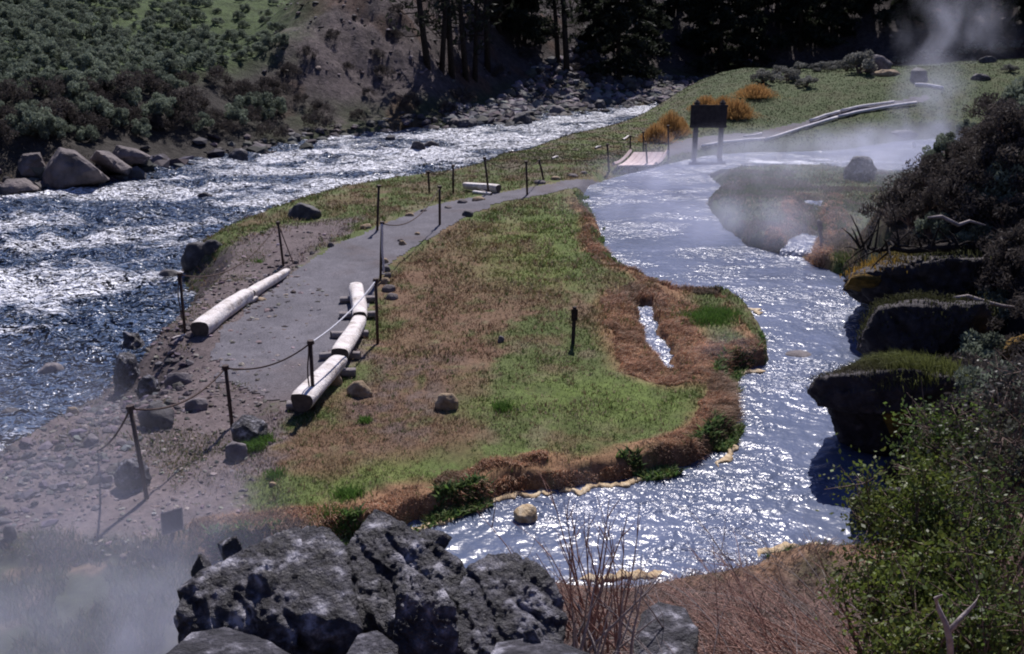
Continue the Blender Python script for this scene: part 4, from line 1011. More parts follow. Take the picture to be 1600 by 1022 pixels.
# watercress green at the waterline
def k_cress(x, y, rg):
    st = sdpoly(x, y, STREAM); n = fbm(x, y, 1.3, 3, 105)
    return (st > -.36) & (st < .02) & (n > .02) & (y < 34) & (y > 10.4) & (x < 4.7)
x, y = land_pts(16000, 10.4, 34, -.3, .34, 44, k_cress); rg = np.random.default_rng(45)
c = C(.10,.15,.05)*rg.uniform(.5, 1.7, len(x))[:,None]*rg.uniform(.8,1.2,(len(x),3))
blades('bank_cress', x, y, rg.uniform(.03, .13, len(x)), rg.uniform(.02, .05, len(x)), c, 46, 1.3, z=np.maximum(hgt(x, y), ZS))
# small bright green patch on the island, tufts by rocks and between the boulders
pts = []
for (px, py, r, k) in [(1110,495,.50,2600),(395,700,.16,500),(412,690,.14,300),(570,660,.10,200),(785,640,.14,300),(545,775,.16,400),(520,830,.25,900),(405,410,.10,80),(430,745,.14,160)]:
    g = PG(px, py); rg = np.random.default_rng(px); a = rg.normal(0, r*.55, (k, 2)); pts.append(a+np.array(g[:2]))
a = np.vstack(pts); rg = np.random.default_rng(48); c = C(.09,.17,.035)*rg.uniform(.6, 1.5, len(a))[:,None]
blades('green_tufts', a[:,0], a[:,1], rg.uniform(.05, .15, len(a)), rg.uniform(.008, .016, len(a)), c, 49, .8)
g = PD(592,985,6.0); rg = np.random.default_rng(50); k = 700; x = g[0]+rg.normal(0,.13,k); y = 6.0+rg.normal(0,.18,k)
c = np.where(rg.random(k)[:,None] < .25, c_straw*.9, C(.12,.20,.04))*rg.uniform(.6,1.4,k)[:,None]
blades('gap_grass', x, y, rg.uniform(.35,.80,k), rg.uniform(.008,.014,k), c, 51, .5)
# matted dead grass of the near bank, grass on the green ledge and right slope
x, y = land_pts(9000, 7.5, 10.6, -.62, -.26, 231, lambda x, y, rg: (sdpoly(x, y, STREAM) < -.05) & (x < -2.3) & (fbm(x, y, 1.5, 3, 233) > -.1)); rg = np.random.default_rng(232)
c = np.where(rg.random(len(x))[:,None] < .3, c_straw*.5, C(.05,.075,.03))*rg.uniform(.5,1.5,len(x))[:,None]
blades('dark_marsh_grass', x, y, rg.uniform(.04,.16,len(x)), rg.uniform(.006,.012,len(x)), c, 234, .8)
def k_near(x, y, rg): return (y < 10.3) & (x > -.8) & (x < 5) & (sdpoly(x, y, STREAM) < -.02)
x, y = land_pts(42000, 5.0, 10.3, -.1, .6, 52, k_near); rg = np.random.default_rng(53)
pal = np.stack([C(.16,.10,.085), C(.10,.065,.06), C(.28,.22,.20), C(.10,.085,.07)]); c = pal[rg.integers(0,4,len(x))]*rg.uniform(.5,1.4,len(x))[:,None]
blades('near_bank_litter', x, y, rg.uniform(.04,.14,len(x)), rg.uniform(.005,.011,len(x)), c, 54, 2.2, np.full(len(x),.8), np.full(len(x),.2), .3)
lg = ledges[2]; me = lg.data; V = np.empty(len(me.vertices)*3); me.vertices.foreach_get('co', V); V = V.reshape(-1,3)+np.array(lg.location)
nv = np.empty(len(me.vertices)*3); me.vertices.foreach_get('normal', nv); nv = nv.reshape(-1,3); T = V[(nv[:,2] > .5)]
rg = np.random.default_rng(55); pk = T[rg.integers(0, len(T), 7000)]+rg.normal(0,.05,(7000,3))*[1,1,.2]
rightness = ss(4.7, 5.6, pk[:,0]); c = mix(np.tile(C(.065,.06,.04),(7000,1)), C(.11,.125,.04), rightness)*rg.uniform(.5,1.4,7000)[:,None]
blades('ledge_grass', pk[:,0], pk[:,1], rg.uniform(.04,.10,7000)+.30*rightness*rg.uniform(.3,1,7000), rg.uniform(.008,.014,7000), c, 56, 1.1, -.6*np.ones(7000), -.5*np.ones(7000), .3, z=pk[:,2])
for nm, sh in (('moss_fringe', ledges[0]), ('ledge_brush', ledges[1])):
    me = sh.data; V = np.empty(len(me.vertices)*3); me.vertices.foreach_get('co', V); V = V.reshape(-1,3)+np.array(sh.location); me.vertices.foreach_get('normal', nv[:0] if False else (nv2 := np.empty(len(me.vertices)*3))); nv2 = nv2.reshape(-1,3)
    T = V[(nv2[:,2] > .35)]; pk = T[rg.integers(0, len(T), 6000)]+rg.normal(0,.06,(6000,3))
    lt = (1-ss(7.0, 8.2, pk[:,0]))*(nm == 'moss_fringe'); c = mix(np.tile(C(.07,.075,.035),(6000,1)), C(.30,.18,.03), lt)*rg.uniform(.4,1.5,6000)[:,None]
    blades(nm, pk[:,0], pk[:,1], rg.uniform(.04,.2 if nm == 'moss_fringe' else .11,6000), rg.uniform(.012,.025,6000), c*(1 if nm == 'moss_fringe' else .6), 57, 1.0, -.5*np.ones(6000), -.5*np.ones(6000), .4, z=pk[:,2])
# dark grass tussocks on the bank across the stream
def k_pen(x, y, rg):
    st = sdpoly(x, y, STREAM); rb = sdpoly(x, y, RBANK)
    return (st < -.05) & (rb < 1.0) & (x > 4) & (y > 21) & (y < 38) & (fbm(x, y, .8, 3, 107)-.35*ss(.3,2.5,-st) > -.12)
x, y = land_pts(26000, 21, 38, .15, .5, 58, k_pen); rg = np.random.default_rng(59)
t = fbm(x, y, .9, 3, 108)[:,None]; c = np.where(t > .1, C(.09,.115,.04), C(.16,.13,.105))*rg.uniform(.5,1.4,len(x))[:,None]
blades('peninsula_tussocks', x, y, rg.uniform(.04,.14,len(x)), rg.uniform(.015,.03,len(x)), c, 60, 1.0, -.2*np.ones(len(x)), -.4*np.ones(len(x)), .2)

# ------------------------------------------------------------------ shrubs
def leaf_cloud(centers, normals_bias, size, col, seed, elong=1.6):
    """two-triangle leaves; centers (N,3), size (N,), col (N,3)"""
    rg = np.random.default_rng(seed); n = len(centers)
    a = rg.normal(size=(n,3)); a /= np.linalg.norm(a, axis=1)[:,None]; b = rg.normal(size=(n,3))+np.array(normals_bias); b -= a*(a*b).sum(1)[:,None]; b /= np.linalg.norm(b, axis=1)[:,None]
    a = a*size[:,None]*.5; b = b*size[:,None]*.5*elong
    V = np.stack([centers-b, centers+a*.8, centers+b, centers-a*.8], 1).reshape(-1,3); i = np.arange(n)*4
    return V, np.stack([i, i+1, i+2, i+3], 1), np.repeat(col, 4, 0)
def bush_mesh(seed, W=.8, Hb=.9, n=2600, leaf=.055, base=(.17,.20,.15), clumps=22, elong=2.2):
    rg = np.random.default_rng(seed); cs = []
    for i in range(clumps):
        a = rg.uniform(0, 6.28); el = rg.uniform(.1, 1.45); r = rg.uniform(.55, 1.0)
        cs.append((W*r*math.cos(a)*math.cos(el), W*r*math.sin(a)*math.cos(el), Hb*(.12+.8*r*math.sin(el))))
    cs = np.array(cs); j = rg.integers(0, clumps, n); s = rg.uniform(.12, .26, clumps)*W*1.25
    d = rg.normal(size=(n,3)); d /= np.linalg.norm(d, axis=1)[:,None]; d *= (rg.uniform(.35,1.0,n)**.5)[:,None]
    p = cs[j]+d*s[j][:,None]*np.array([1,1,.9]); p[:,2] = np.maximum(p[:,2], .02)
    tone = (rg.uniform(.6,1.4,clumps))[j]*rg.uniform(.7,1.35,n); col = C(*base)*tone[:,None]
    return leaf_cloud(p, (0,0,1.5), rg.uniform(.6,1.4,n)*leaf, col, seed+1, elong)+(cs,)
def twigs(MBo, cs, r0, seed, root=(0,0,-.05), sides=4):
    rg = random.Random(seed)
    for c in cs:
        r_ = Vector(root)+Vector((rg.uniform(-.05,.05), rg.uniform(-.05,.05), 0)); c = Vector(c); mid = r_.lerp(c, .5)+Vector((rg.uniform(-.1,.1), rg.uniform(-.1,.1), rg.uniform(-.02,.12)))
        MBo.tube([r_, mid, c], [r0, r0*.65, r0*.25], sides, False)
def sage_proto(seed, **k):
    V, F, c, cs = bush_mesh(seed, **k); me = np_mesh('foliage', V, F, False, c); me.materials.append(M['sageleaf'])
    b = MB(); twigs(b, cs[:12], .03, seed); tm = b.mesh('stems'); tm.materials.append(M['twig']); return me, tm
PRO = [sage_proto(300+i) for i in range(4)]
PROG = [sage_proto(320+i, base=(.20,.20,.18), n=3000) for i in range(3)]          # paler silvery sage
PROD = [sage_proto(340+i, base=(.075,.065,.06), n=1700, leaf=.04, elong=3.5, W=.95) for i in range(3)]   # nearly bare dead sage
def place_bush(pro, g, s, rz, lab, group, cat='bush', name='sagebrush', parts=True, sz=1.0):
    e = empty(name, g); e.rotation_euler = (0, 0, rz); e.scale = (s, s, s*sz); tag(e, lab, cat, group)
    for me, nm in ((pro[0], 'foliage'), (pro[1], 'stems')):
        if nm == 'stems' and not parts: continue
        o = bpy.data.objects.new(nm, me); COL.objects.link(o); o.parent = e
    return e
def single_bush(pro, g, s, rz, lab, group, name='sagebrush', sz=1.0):
    o = bpy.data.objects.new(name, pro[0]); COL.objects.link(o); o.location = g; o.rotation_euler = (0,0,rz); o.scale = (s,s,s*sz); return tag(o, lab, 'bush', group)
def where(px, py, x0, x1, y0, y1, s):
    cs = ['at the left end','left of the middle','near the middle','right of the middle','at the right end']; rs = ['top row','upper rows','middle rows','lower rows','bottom row']
    return ('small','middling','large')[0 if s < .8 else 1 if s < 1.05 else 2], cs[max(0, min(4, int((px-x0)/(x1-x0)*5)))], rs[max(0, min(4, int((py-y0)/(y1-y0)*5)))]
rg = random.Random(5); taken = []; want = []
tries = 0
while len(want) < 215 and tries < 6000:
    tries += 1; px = rg.uniform(-30, 545); py = rg.uniform(-5, 150)
    top_edge = np.interp(px, [0,260,420,520,560], [165,128,84,34,8])
    if py > top_edge: continue
    if px > 300 and py < 70 and (rg.random() < .8 or px > 440): continue
    rmin = 13+py*.085+(8 if py < 60 and px > 150 else 0)
    if any((px-a)**2+((py-b)*1.9)**2 < rmin**2 for a, b in taken): continue
    taken.append((px, py)); want.append((px, py))
gs_ = PGs(want); 
zones = [('grey green sagebrush crowding the left part of the far terrace','sagebrush on the left of the far terrace'),('grey green sagebrush in the dense middle of the far terrace','sagebrush in the middle of the far terrace'),('small scattered sagebrush on the open green grass near the scree edge','sagebrush scattered near the scree edge')]
for (px, py), g in zip(want, gs_):
    if g[1] > 160: continue
    z = 0 if px < 190 else 1 if px < 330 else 2
    s = rg.uniform(.65, 1.25)*(1.0 if z < 2 else .75); sz_, c_, r_ = where(px, py, *((0,190),(190,330),(330,545))[z], 0, 150, s)
    single_bush(PRO[rg.randrange(4)], g, s, rg.uniform(0, 6.28), '%s grey green sagebrush %s of the %s terrace, %s' % (sz_, c_, ('left','middle','right')[z], r_), zones[z][1], sz=rg.uniform(.8,1.1))
# brush on the steep bank under the terrace
wb = []; tries = 0; taken = []
while len(wb) < 60 and tries < 3000:
    tries += 1; px = rg.uniform(-20, 430); py = rg.uniform(130, 226)
    if py > np.interp(px, [0,150,300,420],[228,222,220,232]) or py < np.interp(px,[0,260,420],[160,128,100]): continue
    if any((px-a)**2+((py-b)*1.4)**2 < 17**2 for a, b in taken): continue
    taken.append((px, py)); wb.append((px, py))
for (px, py), g in zip(wb, PGs(wb)):
    s = rg.uniform(.7, 1.25); leafy_ = rg.random() >= .6; sz_, c_, r_ = where(px, py, 0, 430, 130, 228, s)
    single_bush(PRO[rg.randrange(4)] if leafy_ else PROD[rg.randrange(3)], g, s, rg.uniform(0, 6.28), '%s %s brush on the steep far bank, %s, %s' % (sz_, 'leafy dark' if leafy_ else 'bare dark', c_, r_), 'brush on the steep far bank', 'dead_brush')
# bushes on scree slope
ws = [(500,178),(495,200),(430,150),(455,120),(600,120),(575,150),(640,165),(590,90),(620,60),(480,90),(520,60),(560,185),(720,160),(700,178),(900,110),(930,130),(780,120),(820,90),(840,120),(620,20),(660,40),(545,110),(470,160)]
for (px, py), g in zip(ws, PGs(ws)):
    s = rg.uniform(.5, 1.15); sz_, c_, r_ = where(px, py, 430, 930, 20, 200, s)
    single_bush(PROD[rg.randrange(3)], g, s, rg.uniform(0, 6.28), '%s dark shrub on the steep scree slope, %s, %s' % (sz_, c_, r_), 'shrubs on the scree slope', 'scree_shrub')
g = PG(262,116); place_bush(PRO[0], g, 1.3, 1, 'dark rounded sagebrush overhanging the corner where terrace meets bank', None)
# silvery sage row at the far end of the meadow
sr_ = [(1192,128,1.2),(1230,126,1.2),(1262,135,1.0),(1280,112,1.0),(1300,110,1.0),(1342,114,1.9),(1322,110,1.1),(1400,98,1.0),(1418,96,.9),(1445,90,1.2),(1465,88,1.0),(1524,82,1.4),(1560,78,1.1),(1590,76,1.3),(1500,84,.9),(1578,112,.7),(1215,118,1.0),(1250,110,.9),(1375,100,.9),(1480,88,.8)]
for k, ((px, py, s), g) in enumerate(zip(sr_, PGs([(a, b) for a, b, _ in sr_]))):
    sz_, c_, r_ = where(px, py, 1180, 1600, 76, 140, s*.85); lab = 'tallest silvery sagebrush at the far end of the green meadow' if s > 1.8 else '%s silvery sagebrush along the far meadow edge, %s, %s' % (sz_, c_, r_)
    place_bush(PROG[k % 3], g, s*.80, k*1.3, lab, 'silvery sagebrush along the far meadow edge', sz=.85 if s < 1.8 else 1.0)
# dead sage on the right hill
wr_ = []; tries = 0; taken = []
while len(wr_) < 120 and tries < 5000:
    tries += 1; px = rg.uniform(1375, 1625); py = rg.uniform(165, 700)
    edge = np.interp(py, [160,200,240,300,350,400,430,700], [1580,1492,1470,1425,1390,1390,1400,1500])
    if px < edge-6: continue
    if 482 < py < 650 and px < 1490: continue
    r_ = 24+ (py-165)*.05
    if any((px-a)**2+(py-b)**2 < r_**2 for a, b in taken): continue
    taken.append((px, py)); wr_.append((px, py))
for k, ((px, py), g) in enumerate(zip(wr_, PGs(wr_))):
    pr = PROD[k % 3] if k % 4 else PRO[k % 4]; s = rg.uniform(.5, .8)
    sz_, c_, r_ = where(px, py, 1375, 1625, 165, 700, s*1.5); place_bush(pr, g, s, k*1.7, '%s %s sagebrush on the dark right hill, %s, %s' % (sz_, 'leafless' if k % 4 else 'grey leaved', c_, r_), 'dead sagebrush on the right hill', name='dead_sagebrush')
# orange willow clumps
def stalk_clump(g, R_, Hc, n, base, lab, seed):
    r2 = np.random.default_rng(seed); a = r2.normal(0, R_*.5, (n, 2)); h = Hc*r2.uniform(.45, 1, n)*np.exp(-(a**2).sum(1)/(R_**2)*.8)
    V = []; F = []; c = []
    b = MB()
    wv = .012; e = empty('willow_clump', g); tag(e, lab, 'shrub', 'orange willow clumps near the notice board')
    lx = a[:,0]*.35+r2.normal(0,.06,n); ly = a[:,1]*.35; A = r2.uniform(0, 3.14, n); wx, wy = np.cos(A)*wv, np.sin(A)*wv
    B0 = np.stack([a[:,0], a[:,1], -.05+0*h], 1); T0 = B0+np.stack([lx, ly, h], 1); W = np.stack([wx, wy, 0*wx], 1)
    V = np.stack([B0-W, B0+W, T0+W*.5, T0-W*.5], 1).reshape(-1,3); i = np.arange(n)*4; F = np.stack([i,i+1,i+2,i+3],1)
    c = C(*base)*r2.uniform(.5,1.4,n)[:,None]; link('stems', np_mesh('stems', V, F, False, np.repeat(c,4,0)), M['blade'], e)
    k = n; t = r2.uniform(.5,1,k)[:,None]; p = B0*(1-t)+T0*t+r2.normal(0,.03,(k,3)); V, F, cc = leaf_cloud(p, (0,0,3), r2.uniform(.02,.045,k), C(*base)*1.1*r2.uniform(.6,1.4,k)[:,None], seed, 2.5)
    link('leaves', np_mesh('leaves', V, F, False, cc), M['blade'], e)
for k, (px, py, R_, Hc, lab) in enumerate([(1025,222,.55,1.0,'rounded orange willow clump left of the notice board'),(1047,212,.6,1.35,'tallest orange willow clump behind the plank ramp'),(1060,208,.4,.9,'small orange willow clump touching the tallest one'),
    (1103,172,.6,.9,'orange willow clump seen above the notice board'),(1130,176,.6,1.0,'orange willow clump right behind the notice board'),(1150,182,.7,1.1,'orange willow clump at the right side of the notice board'),(1180,150,.8,.8,'pale orange willow clump by the far river bend')]):
    stalk_clump(PG(px, py), R_, Hc, 1500, (.42,.25,.10), lab, 500+k)

# trees of the far slope
def conifer(seed, Ht=13, crown0=.6, Rb=3.0, n=15000, bare=False):
    r2 = np.random.default_rng(seed); b = MB(); b.tube([(0,0,-.6),(.05,0,Ht*.3),(0,.05,Ht*.65),(0,0,Ht)], [.24,.19,.11,.03], 8)
    P_ = []; 
    nb = 70 if not bare else 34
    for i in range(nb):
        z = crown0+(Ht-crown0)*(i/nb)**.9; L = Rb*(1-(z-crown0)/(Ht-crown0+.3))**.75*r2.uniform(.6,1.1)+.2; a = r2.uniform(0,6.28); d = np.array([math.cos(a), math.sin(a), 0])
        tip = np.array([0,0,z])+d*L+np.array([0,0,(-.25 if not bare else .5)*L])
        b.tube([(0,0,z), tuple(np.array([0,0,z])+d*L*.5), tuple(tip)], [.06,.035,.012], 4, False)
        if bare:
            for q in range(5):
                t = r2.uniform(.3,.9); s = np.array([0,0,z])*(1-t)+tip*t; b.tube([tuple(s), tuple(s+r2.normal(0,.35,3)+np.array([0,0,.3]))], [.018,.005], 3, False)
        m_ = int(n/nb*(L/Rb+.25)); t = r2.uniform(.12,1,m_)[:,None]; P_.append(np.array([0,0,z])*(1-t)+tip*t+r2.normal(0,.16,(m_,3))*np.array([1.3,1.3,.8])*(.5+t*.8))
    p = np.vstack(P_); V, F, c = leaf_cloud(p, (0,0,-.3), r2.uniform(.12,.32,len(p)), C(.028,.034,.022)*r2.uniform(.5,1.5,len(p))[:,None], seed, 2.2)
    me = np_mesh('crown', V, F, False, c); me.materials.append(M['sageleaf']); tm = b.mesh('trunk', True); tm.materials.append(M['bark']); return tm, me
CON = [conifer(1), conifer(2, 15, 1.0, 3.6), conifer(3, 11, .4, 2.8)]; BARE = [conifer(5, 12, 2.0, 2.2, 500, True), conifer(6, 13, 3.0, 1.8, 300, True)]
TR = [(690,112,1,'b','leftmost bare dark trunk in the clump above the river'),(706,120,0,'b','second bare dark trunk in the clump above the river'),(728,122,1,'b','forked looking bare trunk in the middle of the clump'),(742,124,0,'b','thick bare dark trunk at the right of the clump'),
 (762,108,1,'b','thin bare trunk just right of the clump'),(668,104,0,'b','thin leaning bare trunk left of the clump'),(872,100,1,'b','bare dark trunk standing alone left of the broad conifer'),(886,112,0,'b','second bare trunk near the broad conifer'),
 (968,128,1,'c','broad dark conifer in the middle of the far slope'),(1002,84,0,'c','dark conifer right behind the broad one'),(930,70,2,'c','small dark conifer up the slope left of the broad one'),
 (1130,118,1,'c','tall dark conifer above the end of the cobble bar'),(1092,92,2,'c','dark conifer left of the tall one above the cobble bar'),(1168,100,0,'c','dark conifer right of the tall one above the cobble bar'),
 (1252,92,1,'c','dark conifer behind the left end of the silvery sage row'),(1300,74,0,'c','dark conifer behind the middle of the sage row'),(1352,60,2,'c','dark conifer behind the tallest silvery sagebrush'),
 (1410,66,1,'c','dark conifer left of the rising steam plume'),(1470,60,0,'c','dark conifer seen through the rising steam plume'),(1540,50,1,'c','dark conifer right of the rising steam plume'),(1595,50,0,'c','dark conifer at the upper right corner'),
 (1210,60,0,'c','dark conifer upslope between the bar and the sage row'),(1050,50,0,'c','dark conifer upslope above the cobble bar'),(820,60,2,'c','small dark conifer upslope between the bare trunks'),(780,50,0,'c','dark conifer high above the bare clump')]
def farpoint(px, s):
    u, dy, dz = ray(px, 60)
    for Yq in np.arange(60, 170, .5):
        x_ = u/dy*Yq
        if sdpoly(np.array([x_]), np.array([Yq]), FAR)[0] > s: break
    return (x_, float(Yq), hz(x_, Yq))
for k, ((px, py, v, kind, lab), g) in enumerate(zip(TR, PGs([(a, b) for a, b, *_ in TR]))):
    if px > 1030: g = farpoint(px, 7+max(0, 120-py)*.12)
    tm, cm = (CON[v] if kind == 'c' else BARE[v]); nm = 'conifer_tree' if kind == 'c' else 'bare_tree'
    e = empty(nm, g); e.rotation_euler = (.07*math.sin(k*4.1), .08*math.sin(k*2.7+1), k*2.1); s = .85+.3*((k*37) % 10)/10; e.scale = (s,s,s); tag(e, lab, 'tree', 'dark conifers of the far slope' if kind == 'c' else 'bare trunks of the far slope')
    o = bpy.data.objects.new('trunk', tm); COL.objects.link(o); o.parent = e
    o = bpy.data.objects.new('crown', cm); COL.objects.link(o); o.parent = e

# ------------------------------------------------------------------ near twigs and the leafy bush
def twig_shrub(g, n, L, az, azs, el, els, r, droop, m, lab, seed, name='twig_shrub', forks=3, leaves=None, bases=.12, cat='shrub'):
    rg = random.Random(seed); e = empty(name, g); tag(e, lab, cat); b = MB(); tips = []
    for i in range(n):
        a = az+rg.gauss(0, azs); q = el+rg.gauss(0, els); ln = L*rg.uniform(.55, 1.15)
        p = Vector((rg.gauss(0, bases), rg.gauss(0, bases), -.05)); d = Vector((math.cos(a)*math.cos(q), math.sin(a)*math.cos(q), math.sin(q))); pts = [p.copy()]; K = 7
        for k in range(K):
            d = (d+Vector((rg.gauss(0,.07), rg.gauss(0,.07), rg.gauss(0,.05)-droop/K))).normalized(); p = p+d*ln/K; pts.append(p.copy())
        rr = r*rg.uniform(.6,1.25); b.tube(pts, [rr*(1-.82*k/K) for k in range(K+1)], 5, False)
        for f in range(forks):
            k = rg.randrange(2, K); s = pts[k]; dd = ((pts[k]-pts[k-1]).normalized()+Vector((rg.gauss(0,.35), rg.gauss(0,.35), rg.gauss(.1,.3)))).normalized(); l2 = ln*rg.uniform(.15,.42)
            q_ = [s, s+dd*l2*.5+Vector((0,0,-.01)), s+(dd+Vector((rg.gauss(0,.12),rg.gauss(0,.12),-droop*.15))).normalized()*l2]; b.tube(q_, [rr*.45, rr*.3, rr*.12], 4, False); tips.append(q_[2])
        tips.append(pts[-1])
    b.build('stems', M[m], e, True); return e, tips
def G(px, py, Y=None): return PG(px, py)
UP = math.pi/2
twig_shrub(PD(935,1010,5.9), 30, 1.0, UP+.5, .6, 1.15, .25, .0105, .05, 'redtwig', 'tall bare brown stems rising in front of the stream beside the rounded boulder', 1, 'bare_shrub', 3)
twig_shrub(PD(880,985,6.3), 16, .75, UP+1.4, .4, 1.1, .25, .005, .1, 'twig', 'fine grey twigs leaning over the rounded black boulder', 2, 'bare_shrub', 4)
twig_shrub(PD(925,1040,5.5), 15, .7, .9, .6, 1.05, .25, .014, -.3, 'greytwig', 'thick pale dead stems at the bottom edge beside the rounded boulder', 3, 'dead_shrub', 1)
e_, _ = twig_shrub(PD(985,985,6.2), 3, .45, 3.6, .2, .9, .1, .014, .1, 'greytwig', 'forked pale dead branch by the dark rock in the twigs', 4, 'dead_branch', 1)
reds = [((1130,960),6.9,'low red willow twigs arching left over the near bank'),((1230,940),7.2,'red willow twigs sprawling in the middle of the near bank'),((1300,930),7.0,'red willow twigs rising beside the leafy bush'),
        ((1100,1010),6.2,'red willow twigs at the bottom edge right of the dark rock'),((1210,1010),6.1,'dense red willow twigs at the bottom edge'),((1310,1000),6.1,'reddish twigs at the foot of the leafy bush'),((1020,905),8.6,'thin red twigs at the waterline of the near bank'),((1160,895),8.8,'thin red twigs leaning over the water behind the sprawling ones')]
for k, ((px, py), Y, lab) in enumerate(reds):
    p = PD(px+60, py, Y); p = (p[0], p[1], min(p[2], hz(p[0], p[1])+.02)); far_ = Y > 8
    twig_shrub(p, 38 if not far_ else 14, 1.0 if not far_ else .7, math.pi-.45, .5, .55, .28, .0065, .6, 'redtwig', lab, 20+k, 'willow_twigs', 4, bases=.22)
for k, ((px, py), Y, lab) in enumerate([((1150,1015),5.6,'tangle of grey dead twigs at the bottom edge under the red willow'),((1260,1030),5.5,'grey dead twigs at the bottom edge left of the pale forked branch')]):
    p = PD(px+40, py, Y); p = (p[0], p[1], min(p[2], hz(p[0], p[1])+.03))
    twig_shrub(p, 38, .7, math.pi, .9, .3, .3, .005, .4, 'greytwig', lab, 60+k, 'dead_twigs', 4, bases=.3)
for k, ((px, py), Y, lab, mt) in enumerate([((1080,975),6.6,'long bent brown stems arching over the dark rock in the twigs','twig'),((1190,935),7.4,'tangle of long brown stems above the sprawling red twigs','twig'),((1290,975),6.6,'pale grey bent stems reaching left from the leafy bush','greytwig'),((1180,985),6.3,'long reddish brown stems crossing the bottom of the near bank','redtwig'),((1060,1030),5.7,'pale dead stems at the bottom edge below the dark rock in the twigs','greytwig')]):
    p = PD(px+60, py, Y); p = (p[0], p[1], min(p[2], hz(p[0], p[1])+.03))
    twig_shrub(p, 30, 1.25, math.pi-.35, .45, .42, .3, .007, .75, mt, lab, 160+k, 'bent_stems' if False else 'bare_shrub', 5, bases=.28)
def leafy(px, py, Y, W, Hb, n, lab, seed, dens=26, base=(.12,.155,.032), leaf=.030):
    rg = np.random.default_rng(seed); c0 = PD(px, py, Y); gz = hz(c0[0], c0[1]); e = empty('leafy_bush', (c0[0], c0[1], gz)); tag(e, lab, 'bush', None); rise = c0[2]-gz
    cs = []; 
    for i in range(dens):
        d = rg.normal(size=3); d /= np.linalg.norm(d); r = rg.uniform(.35, 1.0); cs.append((W*d[0]*r, W*.75*d[1]*r, rise+Hb*d[2]*r))
    cs = np.array(cs); b = MB(); twigs(b, cs, .018, seed, (0,0,-.1), 5); 
    rr = random.Random(seed)
    for c in cs:
        for q in range(6): b.tube([tuple(c), tuple(c+rg.normal(0,.13,3)+np.array([0,0,.05]))], [.005,.002], 4, False)
    b.build('branches', M['twig'], e, True)
    n = int(n*1.7); j = rg.integers(0, dens, n); sz = rg.uniform(.08,.20,dens); p = cs[j]+rg.normal(size=(n,3))*sz[j][:,None]*.75
    tone = rg.uniform(.45,1.35,dens)[j]*rg.uniform(.6,1.35,n); col = C(*base)*tone[:,None]*rg.uniform(.9,1.1,(n,3))
    V, F, cc = leaf_cloud(p, (0,0,0), rg.uniform(.6,1.35,n)*leaf, col, seed+1, 1.4); link('leaves', np_mesh('leaves', V, F, False, cc), M['bushleaf'], e)
leafy(1430,800,7.2,.55,.42,3000,'yellow green leafy bush overlapping the stream at the right, its upper left lobe',1)
leafy(1400,930,6.4,.42,.36,2600,'low leafy lobe of bush above the red willow twigs',2)
leafy(1500,930,6.2,.50,.40,2600,'green leafy bush around the pale forked branch at lower right',3)
leafy(1560,820,6.8,.50,.50,1800,'darker leafy bush at the right edge behind the forked branch',4, base=(.09,.13,.035))
leafy(1440,1010,5.6,.40,.25,1700,'leafy bush at the bottom edge left of the lower right corner',5)
leafy(1570,1000,5.4,.40,.30,1500,'leafy bush filling the lower right corner',6, base=(.12,.17,.04))
leafy(1480,690,8.6,.45,.40,1500,'small leafed bush growing above the grassy ledge at right',7, base=(.10,.15,.035))
leafy(1560,720,7.8,.55,.45,900,'sparse dark bush at the right edge above the leafy bushes',8, base=(.06,.065,.04), leaf=.035)
leafy(1590,620,9.0,.6,.5,1000,'dark sparse bush at the right edge beside the grassy ledge',9, base=(.06,.055,.05), leaf=.035)
# pale forked branch and the black snag
e = empty('dead_branch', PD(1490,1060,5.0)); tag(e, 'pale forked branch standing in the leafy bush at lower right', 'branch'); o0 = Vector(e.location)
def bl(pts, Y, r): return [Vector(PD(a, b, Y+dy))-o0 for (a, b, dy) in pts]
b = MB(); b.tube(bl([(1488,1070,0),(1484,1000,0),(1478,975,.0),(1466,950,.05),(1462,935,.05),(1472,930,.0)],5.0,0), [.022,.02,.017,.014,.012,.006], 8); b.tube(bl([(1484,985,0),(1502,965,.05),(1522,945,.1),(1530,930,.1)],5.0,0), [.016,.013,.01,.004], 7); b.build('limb', M['greytwig'], e, True)
e = empty('dead_snag', PD(1480,400,19.0)); tag(e, 'black twisted dead branch reaching left above the mossy ledge', 'branch'); o0 = Vector(e.location); b = MB(); rr = random.Random(9)
main = [(1490,385),(1450,388),(1420,392),(1395,388),(1370,392),(1350,386)]
b.tube([Vector(PD(a, c, 19.0))-o0 for a, c in main], [.09,.08,.06,.05,.035,.015], 7)
for i in range(34):
    a, c = main[rr.randrange(len(main))]; s = Vector(PD(a+rr.uniform(-12,12), c+rr.uniform(-4,4), 19.0))-o0; d = Vector((rr.gauss(-.25,.4), rr.gauss(0,.3), rr.gauss(.25,.35)))
    b.tube([s, s+d*.5+Vector((0,0,.04)), s+d*rr.uniform(.8,1.2)], [.028,.017,.005], 5, False)
b.build('limbs', M['bark'], e, True)
for k, (pa, pb, lab) in enumerate([((1430,505),(1475,470),'pale weathered branch lying in the dark hollow of the right bank'),((1450,340),(1540,352),'long grey dead branch lying on the right hill above the snag'),((1490,465),(1590,480),'pale fallen branch under the dead sagebrush at right')]):
    Yb = 17.0 if k != 1 else 19; a, c = PD(*pa, Yb), PD(*pb, Yb); p = [a]+[tuple(np.array(lerp(a, c, t))+np.random.default_rng(k*9+int(t*10)).normal(0,.04,3)) for t in (.25,.5,.75)]+[c]
    b = MB(); b.tube(p, [.02,.035,.04,.03,.015], 7); o = b.build('fallen_branch', M['greytwig'], None, True, loc=p[0]); tag(o, lab, 'branch')

